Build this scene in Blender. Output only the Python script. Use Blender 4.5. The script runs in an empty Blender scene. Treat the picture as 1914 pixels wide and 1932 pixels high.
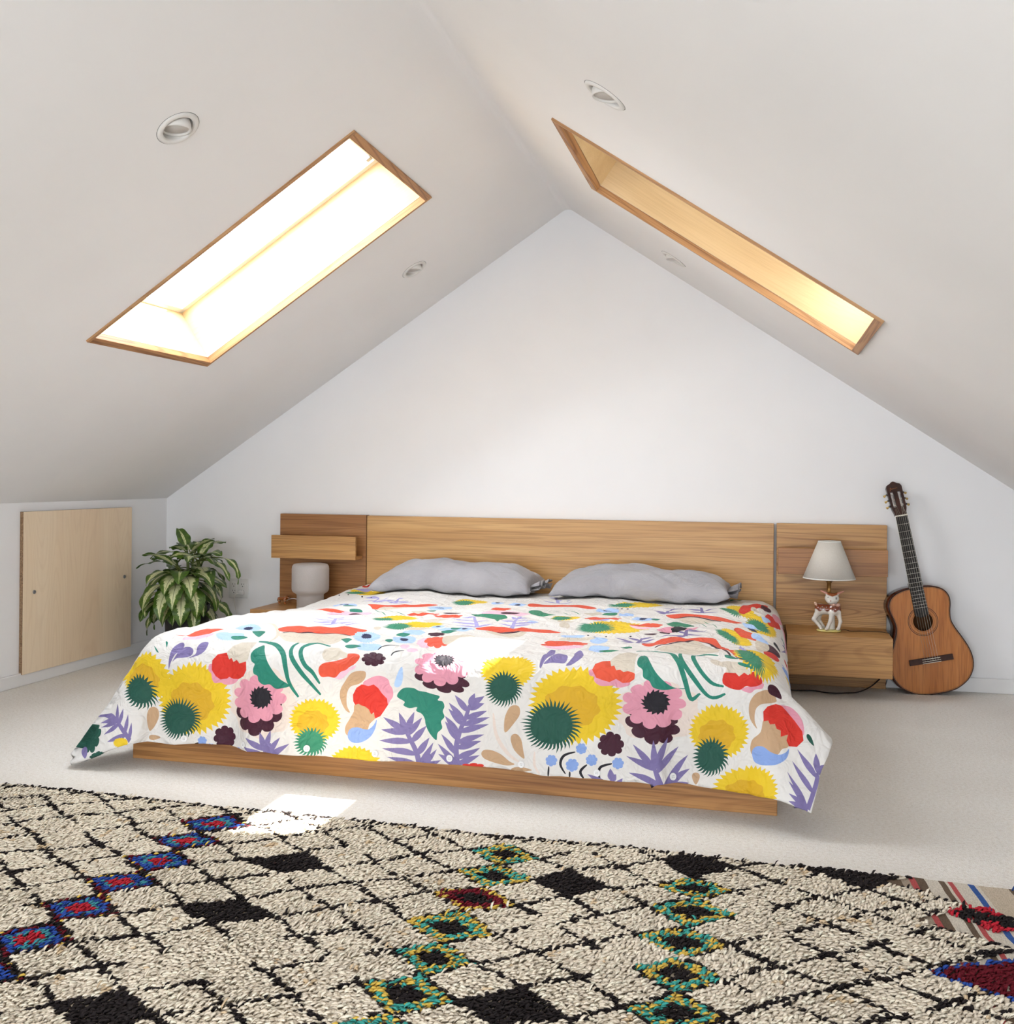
import bpy, bmesh, math, random
import numpy as np
from mathutils import Vector, Matrix
from mathutils.geometry import delaunay_2d_cdt

random.seed(7)
rng = np.random.default_rng(7)
scn = bpy.context.scene
COL = scn.collection

# ------------------------------------------------------------------ camera
cam_d = bpy.data.cameras.new('camera')
cam = bpy.data.objects.new('camera', cam_d)
COL.objects.link(cam)
_f = 1868.52
EX = np.array([0.96851176, 0.00852258, -0.24882191])
EY = np.array([0.24880872, 0.00259176, 0.96854917])
EZ = np.array([0.0088994, -0.9999603, 0.0003897])
_R = np.stack([EX, EY, EZ])
right, down, fwd = _R[:, 0], _R[:, 1], _R[:, 2]
cam.matrix_world = Matrix(((right[0], -down[0], -fwd[0], 0.0),
                           (right[1], -down[1], -fwd[1], -5.0),
                           (right[2], -down[2], -fwd[2], 0.9775),
                           (0, 0, 0, 1)))
cam_d.sensor_fit = 'HORIZONTAL'
cam_d.sensor_width = 36.0
cam_d.lens = 36.0 * _f / 1914.0
cam_d.shift_y = -(966.0 - 900.0) / 1914.0
cam_d.clip_start = 0.05
scn.camera = cam

# ------------------------------------------------------------------ light
SKY = 13.0            # radiance of the sky behind the three windows
world = bpy.data.worlds.new('sky')
scn.world = world
world.use_nodes = True
wn = world.node_tree.nodes
SKY_COL = (0.90, 0.95, 1.03)
wn['Background'].inputs['Color'].default_value = (*SKY_COL, 1)
wn['Background'].inputs['Strength'].default_value = 3.0
world.cycles.sampling_method = 'NONE'

SUN_DIR = Vector((-0.96, -0.50, -1.0)).normalized()
sun_d = bpy.data.lights.new('sun', 'SUN')
sun_d.energy = 60.0
sun_d.angle = math.radians(0.7)
sun_d.color = (1.0, 0.95, 0.86)
sun = bpy.data.objects.new('sun', sun_d)
COL.objects.link(sun)
sun.location = (6, 3, 7)
sun.rotation_euler = SUN_DIR.to_track_quat('-Z', 'Y').to_euler()

vs = scn.view_settings
vs.view_transform = 'Standard'
vs.look = 'None'
vs.exposure = -0.02
vs.gamma = 1.0
vs.use_curve_mapping = False
scn.cycles.diffuse_bounces = 3
scn.cycles.max_bounces = 4
scn.cycles.transparent_max_bounces = 6
scn.cycles.caustics_reflective = False
scn.cycles.caustics_refractive = False
scn.cycles.sample_clamp_indirect = 6.0
scn.cycles.use_adaptive_sampling = True
scn.cycles.adaptive_threshold = 0.05


# ------------------------------------------------------------------ helpers
def srgb(r, g, b):
    def c(v):
        v /= 255.0
        return v / 12.92 if v <= 0.04045 else ((v + 0.055) / 1.055) ** 2.4
    return (c(r), c(g), c(b), 1.0)


def newmat(name):
    m = bpy.data.materials.new(name)
    m.use_nodes = True
    nt = m.node_tree
    return m, nt, nt.nodes['Principled BSDF'], nt.nodes['Material Output']


def link(nt, a, b):
    nt.links.new(a, b)


def bump(nt, bs, height_out, strength, dist):
    b = nt.nodes.new('ShaderNodeBump')
    b.inputs['Strength'].default_value = strength
    b.inputs['Distance'].default_value = dist
    link(nt, height_out, b.inputs['Height'])
    link(nt, b.outputs['Normal'], bs.inputs['Normal'])
    return b


def objcoord(nt, scale=(1, 1, 1), rot=(0, 0, 0), out='Object'):
    tc = nt.nodes.new('ShaderNodeTexCoord')
    mp = nt.nodes.new('ShaderNodeMapping')
    mp.inputs['Scale'].default_value = scale
    mp.inputs['Rotation'].default_value = rot
    link(nt, tc.outputs[out], mp.inputs['Vector'])
    return mp.outputs['Vector']


def noise(nt, vec, scale, detail=3.0, rough=0.5, dist=0.0):
    n = nt.nodes.new('ShaderNodeTexNoise')
    n.inputs['Scale'].default_value = scale
    n.inputs['Detail'].default_value = detail
    n.inputs['Roughness'].default_value = rough
    n.inputs['Distortion'].default_value = dist
    if vec is not None:
        link(nt, vec, n.inputs['Vector'])
    return n.outputs['Fac']


def ramp(nt, fac, stops):
    r = nt.nodes.new('ShaderNodeValToRGB')
    cr = r.color_ramp
    while len(cr.elements) < len(stops):
        cr.elements.new(0.5)
    for e, (p, c) in zip(cr.elements, stops):
        e.position = p
        e.color = c
    link(nt, fac, r.inputs['Fac'])
    return r.outputs['Color']


def mixc(nt, fac, a, b, mode='MIX'):
    m = nt.nodes.new('ShaderNodeMix')
    m.data_type = 'RGBA'
    m.blend_type = mode
    for sock, v in ((m.inputs[0], fac), (m.inputs[6], a), (m.inputs[7], b)):
        if isinstance(v, (int, float, tuple)):
            sock.default_value = v
        else:
            link(nt, v, sock)
    return m.outputs[2]


def mth(nt, op, a, b=0.0, c=None):
    n = nt.nodes.new('ShaderNodeMath')
    n.operation = op
    for i, v in enumerate((a, b, c)):
        if v is None:
            continue
        if isinstance(v, (int, float)):
            n.inputs[i].default_value = v
        else:
            link(nt, v, n.inputs[i])
    return n.outputs[0]


def plain(name, col, rough=0.5, spec=0.5, metal=0.0, nscale=0.0, namt=0.0, bscale=0, bstr=0.0, bdist=0.001, coat=0.0, sheen=0.0):
    """One flat paint or material with a little procedural variation."""
    m, nt, bs, _ = newmat(name)
    bs.inputs['Base Color'].default_value = col
    bs.inputs['Roughness'].default_value = rough
    bs.inputs['Specular IOR Level'].default_value = spec
    bs.inputs['Metallic'].default_value = metal
    bs.inputs['Coat Weight'].default_value = coat
    bs.inputs['Sheen Weight'].default_value = sheen
    if nscale:
        v = objcoord(nt)
        n = noise(nt, v, nscale, 2)
        d = tuple(x * (1 - namt) for x in col[:3]) + (1,)
        u = tuple(min(1, x * (1 + namt)) for x in col[:3]) + (1,)
        link(nt, ramp(nt, n, [(0.3, d), (0.7, u)]), bs.inputs['Base Color'])
    if bscale:
        v = objcoord(nt)
        bump(nt, bs, noise(nt, v, bscale, 1), bstr, bdist)
    return m


def wood(name, dark, mid, light, axis='X', fig=1.0, rough=0.45, streak=0.35, cathedral=0.0, off=0.0, ring=14.0, coat=0.0, tilt=0.0):
    """Veneer or solid timber: long noise along the grain, fine pores, optional cathedral figure."""
    m, nt, bs, _ = newmat(name)
    ai = 'XYZ'.index(axis)
    sc = [ring, ring, ring]
    sc[ai] = 1.0
    src = objcoord(nt, (1, 1, 1), (0, tilt, 0))

    def scaled(s_):
        q_ = nt.nodes.new('ShaderNodeMapping')
        q_.inputs['Scale'].default_value = s_
        link(nt, src, q_.inputs['Vector'])
        return q_.outputs['Vector']
    mp = nt.nodes.new('ShaderNodeMapping')
    mp.inputs['Location'].default_value = (off, off * 0.7, off * 1.3)
    mp.inputs['Scale'].default_value = sc
    link(nt, src, mp.inputs['Vector'])
    n1 = noise(nt, mp.outputs['Vector'], 1.0 * fig, 3, 0.6, 0.35)
    col = ramp(nt, n1, [(0.28, dark), (0.5, mid), (0.74, light)])
    fs = [160, 160, 160]
    fs[ai] = 3.0
    v2 = scaled(tuple(fs))
    n2 = noise(nt, v2, 1.0, 1, 0.6)
    pores = ramp(nt, n2, [(0.36, tuple(x * 0.55 for x in dark[:3]) + (1,)), (0.52, (1, 1, 1, 1))])
    col = mixc(nt, streak, col, pores, 'MULTIPLY')
    if cathedral > 0:
        cs = [1.0, 1.0, 1.0]
        cs[ai] = 0.09
        v3 = scaled(tuple(cs))
        w = nt.nodes.new('ShaderNodeTexNoise')
        w.inputs['Scale'].default_value = 4.0
        w.inputs['Detail'].default_value = 1.5
        w.inputs['Distortion'].default_value = 0.3
        link(nt, v3, w.inputs['Vector'])
        s = mth(nt, 'SINE', mth(nt, 'MULTIPLY', w.outputs['Fac'], 230.0))
        s2 = mth(nt, 'MULTIPLY_ADD', s, 0.5, 0.5)
        rings = ramp(nt, s2, [(0.0, tuple(x * 0.7 for x in mid[:3]) + (1,)), (0.30, (1, 1, 1, 1))])
        col = mixc(nt, cathedral, col, rings, 'MULTIPLY')
    link(nt, col, bs.inputs['Base Color'])
    bs.inputs['Roughness'].default_value = rough
    bs.inputs['Coat Weight'].default_value = coat
    bs.inputs['Coat Roughness'].default_value = 0.15
    bump(nt, bs, n2, 0.12, 0.0006)
    return m


def props(o, label=None, cat=None, group=None, kind=None):
    if label:
        o['label'] = label
    if cat:
        o['category'] = cat
    if group:
        o['group'] = group
    if kind:
        o['kind'] = kind
    return o


def thing(name, loc, label, cat, group=None, kind=None):
    o = bpy.data.objects.new(name, None)
    o.empty_display_size = 0.05
    COL.objects.link(o)
    o.location = loc
    bpy.context.view_layer.update()
    return props(o, label, cat, group, kind)


def from_data(name, verts, faces, mat=None, parent=None, smooth=False, mats=None, midx=None):
    """World-space vertices; the object keeps identity transform in the world even under a parent."""
    me = bpy.data.meshes.new(name)
    me.from_pydata([tuple(map(float, v)) for v in verts], [], [tuple(map(int, f)) for f in faces])
    me.update()
    for mm in (mats or ([mat] if mat else [])):
        me.materials.append(mm)
    if midx is not None:
        me.polygons.foreach_set('material_index', list(map(int, midx)))
    if smooth:
        me.polygons.foreach_set('use_smooth', [True] * len(me.polygons))
    o = bpy.data.objects.new(name, me)
    COL.objects.link(o)
    if parent is not None:
        o.parent = parent
        o.matrix_parent_inverse = parent.matrix_world.inverted()
    return o


def from_bm(name, bm, mat, parent=None, smooth=False, matrix=None, mats=None):
    if matrix is not None:
        bmesh.ops.transform(bm, matrix=matrix, verts=bm.verts)
    bmesh.ops.recalc_face_normals(bm, faces=bm.faces)
    me = bpy.data.meshes.new(name)
    bm.to_mesh(me)
    bm.free()
    for mm in (mats or [mat]):
        me.materials.append(mm)
    if smooth:
        me.polygons.foreach_set('use_smooth', [True] * len(me.polygons))
    o = bpy.data.objects.new(name, me)
    COL.objects.link(o)
    if parent is not None:
        o.parent = parent
        o.matrix_parent_inverse = parent.matrix_world.inverted()
    return o


def box_bm(x0, x1, y0, y1, z0, z1, bev=0.0, seg=2):
    bm = bmesh.new()
    bmesh.ops.create_cube(bm, size=1.0)
    for v in bm.verts:
        v.co = Vector(((x0 + x1) / 2 + v.co.x * (x1 - x0), (y0 + y1) / 2 + v.co.y * (y1 - y0), (z0 + z1) / 2 + v.co.z * (z1 - z0)))
    if bev:
        bmesh.ops.bevel(bm, geom=list(bm.edges), offset=bev, segments=seg, affect='EDGES', profile=0.5)
    return bm


def box(name, x0, x1, y0, y1, z0, z1, mat, parent=None, bev=0.0015, matrix=None):
    return from_bm(name, box_bm(x0, x1, y0, y1, z0, z1, bev), mat, parent, matrix=matrix)


def lathe(name, prof, mat, parent=None, seg=40, matrix=None, smooth=True, close=False, mats=None, midx=None):
    """prof: list of (r, z); revolve about local z."""
    vs_, fs = [], []
    n = len(prof)
    for (r, z) in prof:
        for k in range(seg):
            a = 2 * math.pi * k / seg
            vs_.append((r * math.cos(a), r * math.sin(a), z))
    rings = n if close else n - 1
    mi = []
    for i in range(rings):
        j = (i + 1) % n
        for k in range(seg):
            k2 = (k + 1) % seg
            fs.append((i * seg + k, i * seg + k2, j * seg + k2, j * seg + k))
            mi.append(midx[i] if midx else 0)
    if matrix is not None:
        vs_ = [matrix @ Vector(v) for v in vs_]
    o = from_data(name, vs_, fs, mat, parent, smooth, mats=mats, midx=mi if midx else None)
    bm = bmesh.new()
    bm.from_mesh(o.data)
    bmesh.ops.remove_doubles(bm, verts=bm.verts, dist=1e-6)
    bmesh.ops.recalc_face_normals(bm, faces=bm.faces)
    bm.to_mesh(o.data)
    bm.free()
    return o


def catmull(pts, n=8, closed=False):
    P = [np.array(p, float) for p in pts]
    out = []
    N = len(P)
    last = N if closed else N - 1
    for i in range(last):
        p0 = P[(i - 1) % N] if (closed or i > 0) else P[0]
        p1 = P[i]
        p2 = P[(i + 1) % N]
        p3 = P[(i + 2) % N] if (closed or i + 2 < N) else P[-1]
        for k in range(n):
            t = k / n
            out.append(0.5 * ((2 * p1) + (-p0 + p2) * t + (2 * p0 - 5 * p1 + 4 * p2 - p3) * t * t + (-p0 + 3 * p1 - 3 * p2 + p3) * t ** 3))
    if not closed:
        out.append(P[-1])
    return out


def tube_data(path, rad, seg=8):
    """rad: number or list along the path. Returns verts, faces (capped)."""
    path = [Vector(p) for p in path]
    n = len(path)
    rr = rad if isinstance(rad, (list, tuple)) else [rad] * n
    vs_, fs = [], []
    up = Vector((0.13, 0.29, 0.95))
    prev = None
    for i, p in enumerate(path):
        t = (path[min(i + 1, n - 1)] - path[max(i - 1, 0)]).normalized()
        if prev is None:
            a = t.cross(up)
            if a.length < 1e-3:
                a = t.cross(Vector((1, 0, 0)))
            a.normalize()
        else:
            a = (prev - t * prev.dot(t)).normalized()
        prev = a
        b = t.cross(a)
        for k in range(seg):
            an = 2 * math.pi * k / seg
            vs_.append(p + (a * math.cos(an) + b * math.sin(an)) * rr[i])
    for i in range(n - 1):
        for k in range(seg):
            k2 = (k + 1) % seg
            fs.append((i * seg + k, i * seg + k2, (i + 1) * seg + k2, (i + 1) * seg + k))
    fs.append(tuple(range(seg))[::-1])
    fs.append(tuple((n - 1) * seg + k for k in range(seg)))
    return vs_, fs


def tube(name, path, rad, mat, parent=None, seg=8, matrix=None):
    v, f = tube_data(path, rad, seg)
    if matrix is not None:
        v = [matrix @ p for p in v]
    return from_data(name, v, f, mat, parent, True)


def in_poly(px, py, poly):
    """Vectorised even-odd test."""
    poly = np.asarray(poly, float)
    x0, y0 = poly[:, 0], poly[:, 1]
    x1, y1 = np.roll(x0, -1), np.roll(y0, -1)
    ins = np.zeros(px.shape, bool)
    for a, b, c, d in zip(x0, y0, x1, y1):
        if b == d:
            continue
        cond = (b > py) != (d > py)
        ins ^= cond & (px < (c - a) * (py - b) / (d - b) + a)
    return ins


def cdt_fill(outer, holes=(), extra=()):
    """Triangulate a 2D region: outer loop minus hole loops, with extra interior points."""
    pts, edges = [], []
    for lp in [outer] + list(holes):
        b = len(pts)
        m = len(lp)
        pts += [Vector((float(p[0]), float(p[1]))) for p in lp]
        edges += [(b + i, b + (i + 1) % m) for i in range(m)]
    pts += [Vector((float(p[0]), float(p[1]))) for p in extra]
    r = delaunay_2d_cdt(pts, edges, [], 0, 1e-7)
    V = np.array([(v.x, v.y) for v in r[0]])
    F = np.array([f for f in r[2]])
    c = V[F].mean(axis=1)
    keep = in_poly(c[:, 0], c[:, 1], outer)
    for h in holes:
        keep &= ~in_poly(c[:, 0], c[:, 1], h)
    return V, F[keep]


def solid_shape(name, outer, holes, z0, z1, mat, parent=None, matrix=None, mats=None, side_mat=0):
    """Extrude a 2D region with holes between z0 and z1 into a closed solid."""
    V, F = cdt_fill(outer, holes)
    n = len(V)
    vs_ = [(v[0], v[1], z1) for v in V] + [(v[0], v[1], z0) for v in V]
    fs = [tuple(f) for f in F] + [tuple(n + i for i in f[::-1]) for f in F]
    mi = [0] * len(fs)
    cnt = {}
    for f in F:
        for a, b in ((f[0], f[1]), (f[1], f[2]), (f[2], f[0])):
            cnt[(a, b)] = 1
    for (a, b) in list(cnt):
        if (b, a) not in cnt:
            fs.append((a, n + a, n + b, b))
            mi.append(side_mat)
    if matrix is not None:
        vs_ = [matrix @ Vector(v) for v in vs_]
    o = from_data(name, vs_, fs, mat, parent, False, mats=mats, midx=mi)
    bm = bmesh.new()
    bm.from_mesh(o.data)
    bmesh.ops.recalc_face_normals(bm, faces=bm.faces)
    bm.to_mesh(o.data)
    bm.free()
    return o


def set_colors(me, cols, name='tint'):
    ca = me.color_attributes.new(name, 'FLOAT_COLOR', 'POINT')
    arr = np.ones((len(me.vertices), 4), np.float32)
    arr[:, :3] = cols
    ca.data.foreach_set('color', arr.ravel())


def surface_net(fn, lo, hi, res):
    """Naive surface nets of an implicit function (negative inside)."""
    lo, hi = np.array(lo, float), np.array(hi, float)
    n = np.maximum(((hi - lo) / res).astype(int), 3)
    ax = [lo[i] + res * np.arange(n[i]) for i in range(3)]
    X, Y, Z = np.meshgrid(*ax, indexing='ij')
    D = fn(np.stack([X, Y, Z], -1))
    ins = D < 0
    c = np.zeros(tuple(n - 1), int)
    for dx in (0, 1):
        for dy in (0, 1):
            for dz in (0, 1):
                c += ins[dx:n[0] - 1 + dx, dy:n[1] - 1 + dy, dz:n[2] - 1 + dz]
    act = (c > 0) & (c < 8)
    idx = -np.ones(act.shape, int)
    cells = np.argwhere(act)
    idx[act] = np.arange(len(cells))
    acc = np.zeros((len(cells), 3))
    cnt = np.zeros(len(cells))
    corner = [(a, b, d) for a in (0, 1) for b in (0, 1) for d in (0, 1)]
    for i, a in enumerate(corner):
        for b in corner[i + 1:]:
            if sum(abs(a[k] - b[k]) for k in range(3)) != 1:
                continue
            pa, pb = cells + a, cells + b
            da = D[pa[:, 0], pa[:, 1], pa[:, 2]]
            db = D[pb[:, 0], pb[:, 1], pb[:, 2]]
            cr = (da < 0) != (db < 0)
            t = np.where(cr, da / np.where(cr, da - db, 1), 0)[:, None]
            p = pa + (pb - pa) * t
            acc[cr] += p[cr]
            cnt[cr] += 1
    V = lo + res * acc / cnt[:, None]
    F = []
    for d in range(3):
        u, w = (d + 1) % 3, (d + 2) % 3
        sl0 = [slice(1, n[k] - 1) for k in range(3)]
        sl1 = list(sl0)
        sl0[d] = slice(0, n[d] - 1)
        sl1[d] = slice(1, n[d])
        a = ins[tuple(sl0)]
        b = ins[tuple(sl1)]
        pos = np.argwhere(a != b)
        if not len(pos):
            continue
        sgn = a[pos[:, 0], pos[:, 1], pos[:, 2]]
        pos[:, u] += 1
        pos[:, w] += 1
        q = []
        for (du, dw) in ((0, 0), (-1, 0), (-1, -1), (0, -1)):
            p = pos.copy()
            p[:, u] += du
            p[:, w] += dw
            q.append(idx[p[:, 0], p[:, 1], p[:, 2]])
        q = np.stack(q, 1)
        q[~sgn] = q[~sgn][:, ::-1]
        F += [tuple(r) for r in q if (r >= 0).all()]
    return V, F


def sd_caps(P, a, b, r0, r1=None):
    a, b = np.array(a, float), np.array(b, float)
    r1 = r0 if r1 is None else r1
    ab = b - a
    t = np.clip(((P - a) @ ab) / (ab @ ab), 0, 1)
    return np.linalg.norm(P - a - t[..., None] * ab, axis=-1) - (r0 + (r1 - r0) * t)


def sd_ell(P, c, r):
    q = (P - np.array(c, float)) / np.array(r, float)
    k = np.linalg.norm(q, axis=-1)
    return (k - 1) * min(r)


def smin(a, b, k):
    h = np.clip(0.5 + 0.5 * (b - a) / k, 0, 1)
    return b + (a - b) * h - k * h * (1 - h)


_ncache = {}


def value_noise(x, seed, n=4096):
    if (seed, n) not in _ncache:
        _ncache[(seed, n)] = np.random.default_rng(seed).uniform(-1, 1, n)
    g = _ncache[(seed, n)]
    i = np.floor(x).astype(int)
    f = x - i
    f = f * f * (3 - 2 * f)
    return g[i % n] * (1 - f) + g[(i + 1) % n] * f


def value_noise2(x, y, seed, n=256):
    if (seed, n, 2) not in _ncache:
        _ncache[(seed, n, 2)] = np.random.default_rng(seed).uniform(-1, 1, (n, n))
    g = _ncache[(seed, n, 2)]
    i, j = np.floor(x).astype(int), np.floor(y).astype(int)
    fx, fy = x - i, y - j
    fx, fy = fx * fx * (3 - 2 * fx), fy * fy * (3 - 2 * fy)
    a = g[i % n, j % n] * (1 - fx) + g[(i + 1) % n, j % n] * fx
    b = g[i % n, (j + 1) % n] * (1 - fx) + g[(i + 1) % n, (j + 1) % n] * fx
    return a * (1 - fy) + b * fy


# ================================================================== room
XL, XR = -3.292, 1.344
AX, AZ = -0.974, 2.365
KZL, KZR = 0.841, 0.793
YB, YF = 0.0, -7.2

M_wall = plain('wall_paint', srgb(246, 244, 243), 0.75, 0.25, nscale=3, namt=0.012)
M_ceil = plain('ceiling_paint', srgb(243, 240, 237), 0.8, 0.2, nscale=2, namt=0.015)
M_trim = plain('trim_paint', srgb(240, 238, 236), 0.45, 0.4, nscale=5, namt=0.01)

# carpet: cream loop pile, fine relief and flecks
M_carpet, nt, bs, _ = newmat('cream_carpet')
v = objcoord(nt)
n1 = noise(nt, v, 320, 1, 0.6)
n2 = noise(nt, v, 95, 2, 0.65)
n3 = noise(nt, v, 3.0, 1)
c = ramp(nt, n2, [(0.25, srgb(236, 229, 220)), (0.5, srgb(248, 243, 236)), (0.75, srgb(254, 251, 247))])
c = mixc(nt, 0.32, c, ramp(nt, n1, [(0.3, srgb(205, 196, 186)), (0.62, srgb(252, 249, 244))]), 'MULTIPLY')
c = mixc(nt, 0.15, c, ramp(nt, n3, [(0.35, srgb(225, 218, 208)), (0.65, srgb(255, 253, 248))]), 'MULTIPLY')
vor = nt.nodes.new('ShaderNodeTexVoronoi')
vor.inputs['Scale'].default_value = 14
link(nt, v, vor.inputs['Vector'])
fleck = mth(nt, 'LESS_THAN', vor.outputs['Distance'], 0.03)
c = mixc(nt, mth(nt, 'MULTIPLY', fleck, 0.5), c, srgb(120, 100, 85))
link(nt, c, bs.inputs['Base Color'])
bs.inputs['Roughness'].default_value = 0.95
bs.inputs['Specular IOR Level'].default_value = 0.1
bump(nt, bs, mth(nt, 'ADD', n1, n2), 0.7, 0.004)

bm = bmesh.new()
bmesh.ops.create_grid(bm, x_segments=24, y_segments=36, size=0.5)
for vv in bm.verts:
    vv.co = Vector((XL + (vv.co.x + 0.5) * (XR - XL), YF + (vv.co.y + 0.5) * (YB - YF), 0))
floor = from_bm('floor', bm, M_carpet)
props(floor, 'cream wall-to-wall carpet on the attic floor', 'floor', kind='structure')


def prism_wall(name, loop, y0, y1, holes=()):
    M = Matrix(((1, 0, 0, 0), (0, 0, 1, 0), (0, 1, 0, 0), (0, 0, 0, 1)))
    return solid_shape(name, loop, list(holes), y0, y1, M_wall, matrix=M)


gable = [(XL - 0.1, -0.05), (XR + 0.1, -0.05), (XR + 0.1, KZR - 0.0), (AX, AZ + 0.08), (XL - 0.1, KZL)]
props(prism_wall('wall_back', gable, YB, YB + 0.1), 'white gable wall behind the headboard', 'wall', kind='structure')
win = [(-2.70, 0.22), (0.75, 0.22), (0.75, 1.17), (-2.70, 1.17)]
props(prism_wall('wall_front', gable, YF - 0.1, YF, [win]), 'white gable wall opposite the headboard with an opening for the added fill window', 'wall', kind='structure')
props(box('wall_left', XL - 0.1, XL, YF, YB, -0.05, KZL + 0.05, M_wall, bev=0), 'low white knee wall beside the potted plant', 'wall', kind='structure')
props(box('wall_right', XR, XR + 0.1, YF, YB, -0.05, KZR + 0.05, M_wall, bev=0), 'low white knee wall on the guitar side', 'wall', kind='structure')

# baseboards
props(box('baseboard_back', XL, XR, -0.014, YB, 0, 0.068, M_trim, bev=0.003), 'white baseboard along the gable wall', 'baseboard', kind='structure')
props(box('baseboard_left', XL, XL + 0.014, YF, -0.014, 0, 0.06, M_trim, bev=0.003), 'white baseboard under the plywood hatch', 'baseboard', kind='structure')
props(box('baseboard_right', XR - 0.014, XR, YF, -0.014, 0, 0.068, M_trim, bev=0.003), 'white baseboard along the guitar-side knee wall', 'baseboard', kind='structure')

# ceiling slopes: local frame q (down the slope from the ridge), y, n (up and out)
def slope_frame(side):
    if side == 'L':
        d = Vector((XL - AX, 0, KZL - AZ))
    else:
        d = Vector((XR - AX, 0, KZR - AZ))
    L = d.length
    d.normalize()
    n = Vector((-d.z, 0, d.x)) if side == 'R' else Vector((d.z, 0, -d.x))
    if n.z < 0:
        n = -n
    return Vector((AX, 0, AZ)), d, n, L


def sl(side, q, y, h=0.0):
    o, d, n, L = slope_frame(side)
    return o + d * q + n * h + Vector((0, y, 0))


def slope_matrix(side, q, y):
    """local x = down the slope, local y = world y, local z = into the room (down)."""
    o, d, n, L = slope_frame(side)
    p = sl(side, q, y)
    zax = -n
    xax = d
    yax = zax.cross(xax)
    M = Matrix.Identity(4)
    for i in range(3):
        M[i][0], M[i][1], M[i][2], M[i][3] = xax[i], yax[i], zax[i], p[i]
    return M


oL, dL, nL, LL = slope_frame('L')
oR, dR, nR, LR = slope_frame('R')
qx = lambda side, x: (x - AX) / (dL.x if side == 'L' else dR.x)
SKYL = {'L': (qx('L', -1.327), qx('L', -2.357), -1.93, -1.13),
        'R': (qx('R', -0.677), qx('R', 0.358), -1.81, -1.01)}
SPOTS = [('L', qx('L', -1.601), -2.53), ('L', qx('L', -1.597), -0.58), ('R', qx('R', -0.405), -2.43), ('R', qx('R', -0.392), -0.487)]
TR = 0.03          # oak trim width


def spot_loop(q, y, r, n=28):
    return [(q + r * math.cos(2 * math.pi * k / n), y + r * math.sin(2 * math.pi * k / n)) for k in range(n)]


RID = 0.035         # plaster rounding along the ridge
cv, cf = [], []
for side in 'LR':
    L = LL if side == 'L' else LR
    q0, q1, ya, yb = SKYL[side]
    outer = [(RID, YF - 0.05), (L + 0.06, YF - 0.05), (L + 0.06, YB + 0.05), (RID, YB + 0.05)]
    i = 0.006
    holes = [[(q0 + i, ya + i), (q1 - i, ya + i), (q1 - i, yb - i), (q0 + i, yb - i)]]
    holes += [spot_loop(q, y, 0.0455) for s, q, y in SPOTS if s == side]
    V, F = cdt_fill(outer, holes)
    b = len(cv)
    cv += [sl(side, p[0], p[1]) for p in V]
    cf += [tuple(b + k for k in f) for f in F]
pa, pb, pc = sl('L', RID, 0), sl('L', 0, 0), sl('R', RID, 0)
b = len(cv)
NR_ = 10
for k in range(NR_ + 1):
    t = k / NR_
    p = pa * (1 - t) ** 2 + pb * 2 * t * (1 - t) + pc * t * t
    cv.append(Vector((p.x, YF - 0.05, p.z)))
    cv.append(Vector((p.x, YB + 0.05, p.z)))
for k in range(NR_):
    cf.append((b + 2 * k, b + 2 * k + 1, b + 2 * k + 3, b + 2 * k + 2))
ceiling = from_data('ceiling', cv, cf, M_ceil)
props(ceiling, 'white sloped attic ceiling with a soft ridge and two skylight openings', 'ceiling', kind='structure')

# ------------------------------------------------------------------ skylights
TILT = {'L': math.atan2(AZ - KZL, AX - XL), 'R': -math.atan2(AZ - KZR, XR - AX)}
M_plyS = {s_: wood('birch_plywood_' + s_, srgb(219, 187, 140), srgb(231, 203, 160), srgb(240, 217, 180), 'X', 0.7, 0.4, 0.08, 0.06, 3.0, ring=5, tilt=TILT[s_]) for s_ in 'LR'}
M_oakS = {s_: wood('oak_trim_' + s_, srgb(172, 124, 80), srgb(192, 145, 98), srgb(206, 162, 114), 'X', 1.0, 0.5, 0.35, 0.3, 1.0, ring=20, tilt=TILT[s_]) for s_ in 'LR'}
M_sash = plain('skylight_sash', srgb(235, 232, 222), 0.4, 0.4, nscale=4, namt=0.01)
M_latch = plain('latch_steel', srgb(170, 168, 160), 0.35, 0.5, 0.7, nscale=30, namt=0.05)
M_glass, nt, bs, out = newmat('window_glass')
tr = nt.nodes.new('ShaderNodeBsdfTransparent')
tr.inputs['Color'].default_value = (0.97, 0.98, 0.98, 1)
gl = nt.nodes.new('ShaderNodeBsdfGlossy')
gl.inputs['Roughness'].default_value = 0.02
mx = nt.nodes.new('ShaderNodeMixShader')
lw = nt.nodes.new('ShaderNodeLayerWeight')
lw.inputs['Blend'].default_value = 0.15
link(nt, mth(nt, 'MULTIPLY', lw.outputs['Fresnel'], 0.6), mx.inputs['Fac'])
link(nt, tr.outputs[0], mx.inputs[1])
link(nt, gl.outputs[0], mx.inputs[2])
link(nt, mx.outputs[0], out.inputs['Surface'])
nt.nodes.remove(bs)
M_blind, nt, bs, out = newmat('blind_cloth')
bs.inputs['Base Color'].default_value = srgb(236, 230, 216)
bs.inputs['Roughness'].default_value = 0.9
tl = nt.nodes.new('ShaderNodeBsdfTranslucent')
tl.inputs['Color'].default_value = srgb(240, 234, 220)
mx = nt.nodes.new('ShaderNodeMixShader')
mx.inputs['Fac'].default_value = 0.15
link(nt, bs.outputs[0], mx.inputs[1])
link(nt, tl.outputs[0], mx.inputs[2])
link(nt, mx.outputs[0], out.inputs['Surface'])
v = objcoord(nt)
bump(nt, bs, noise(nt, v, 400, 2), 0.3, 0.001)


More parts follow.
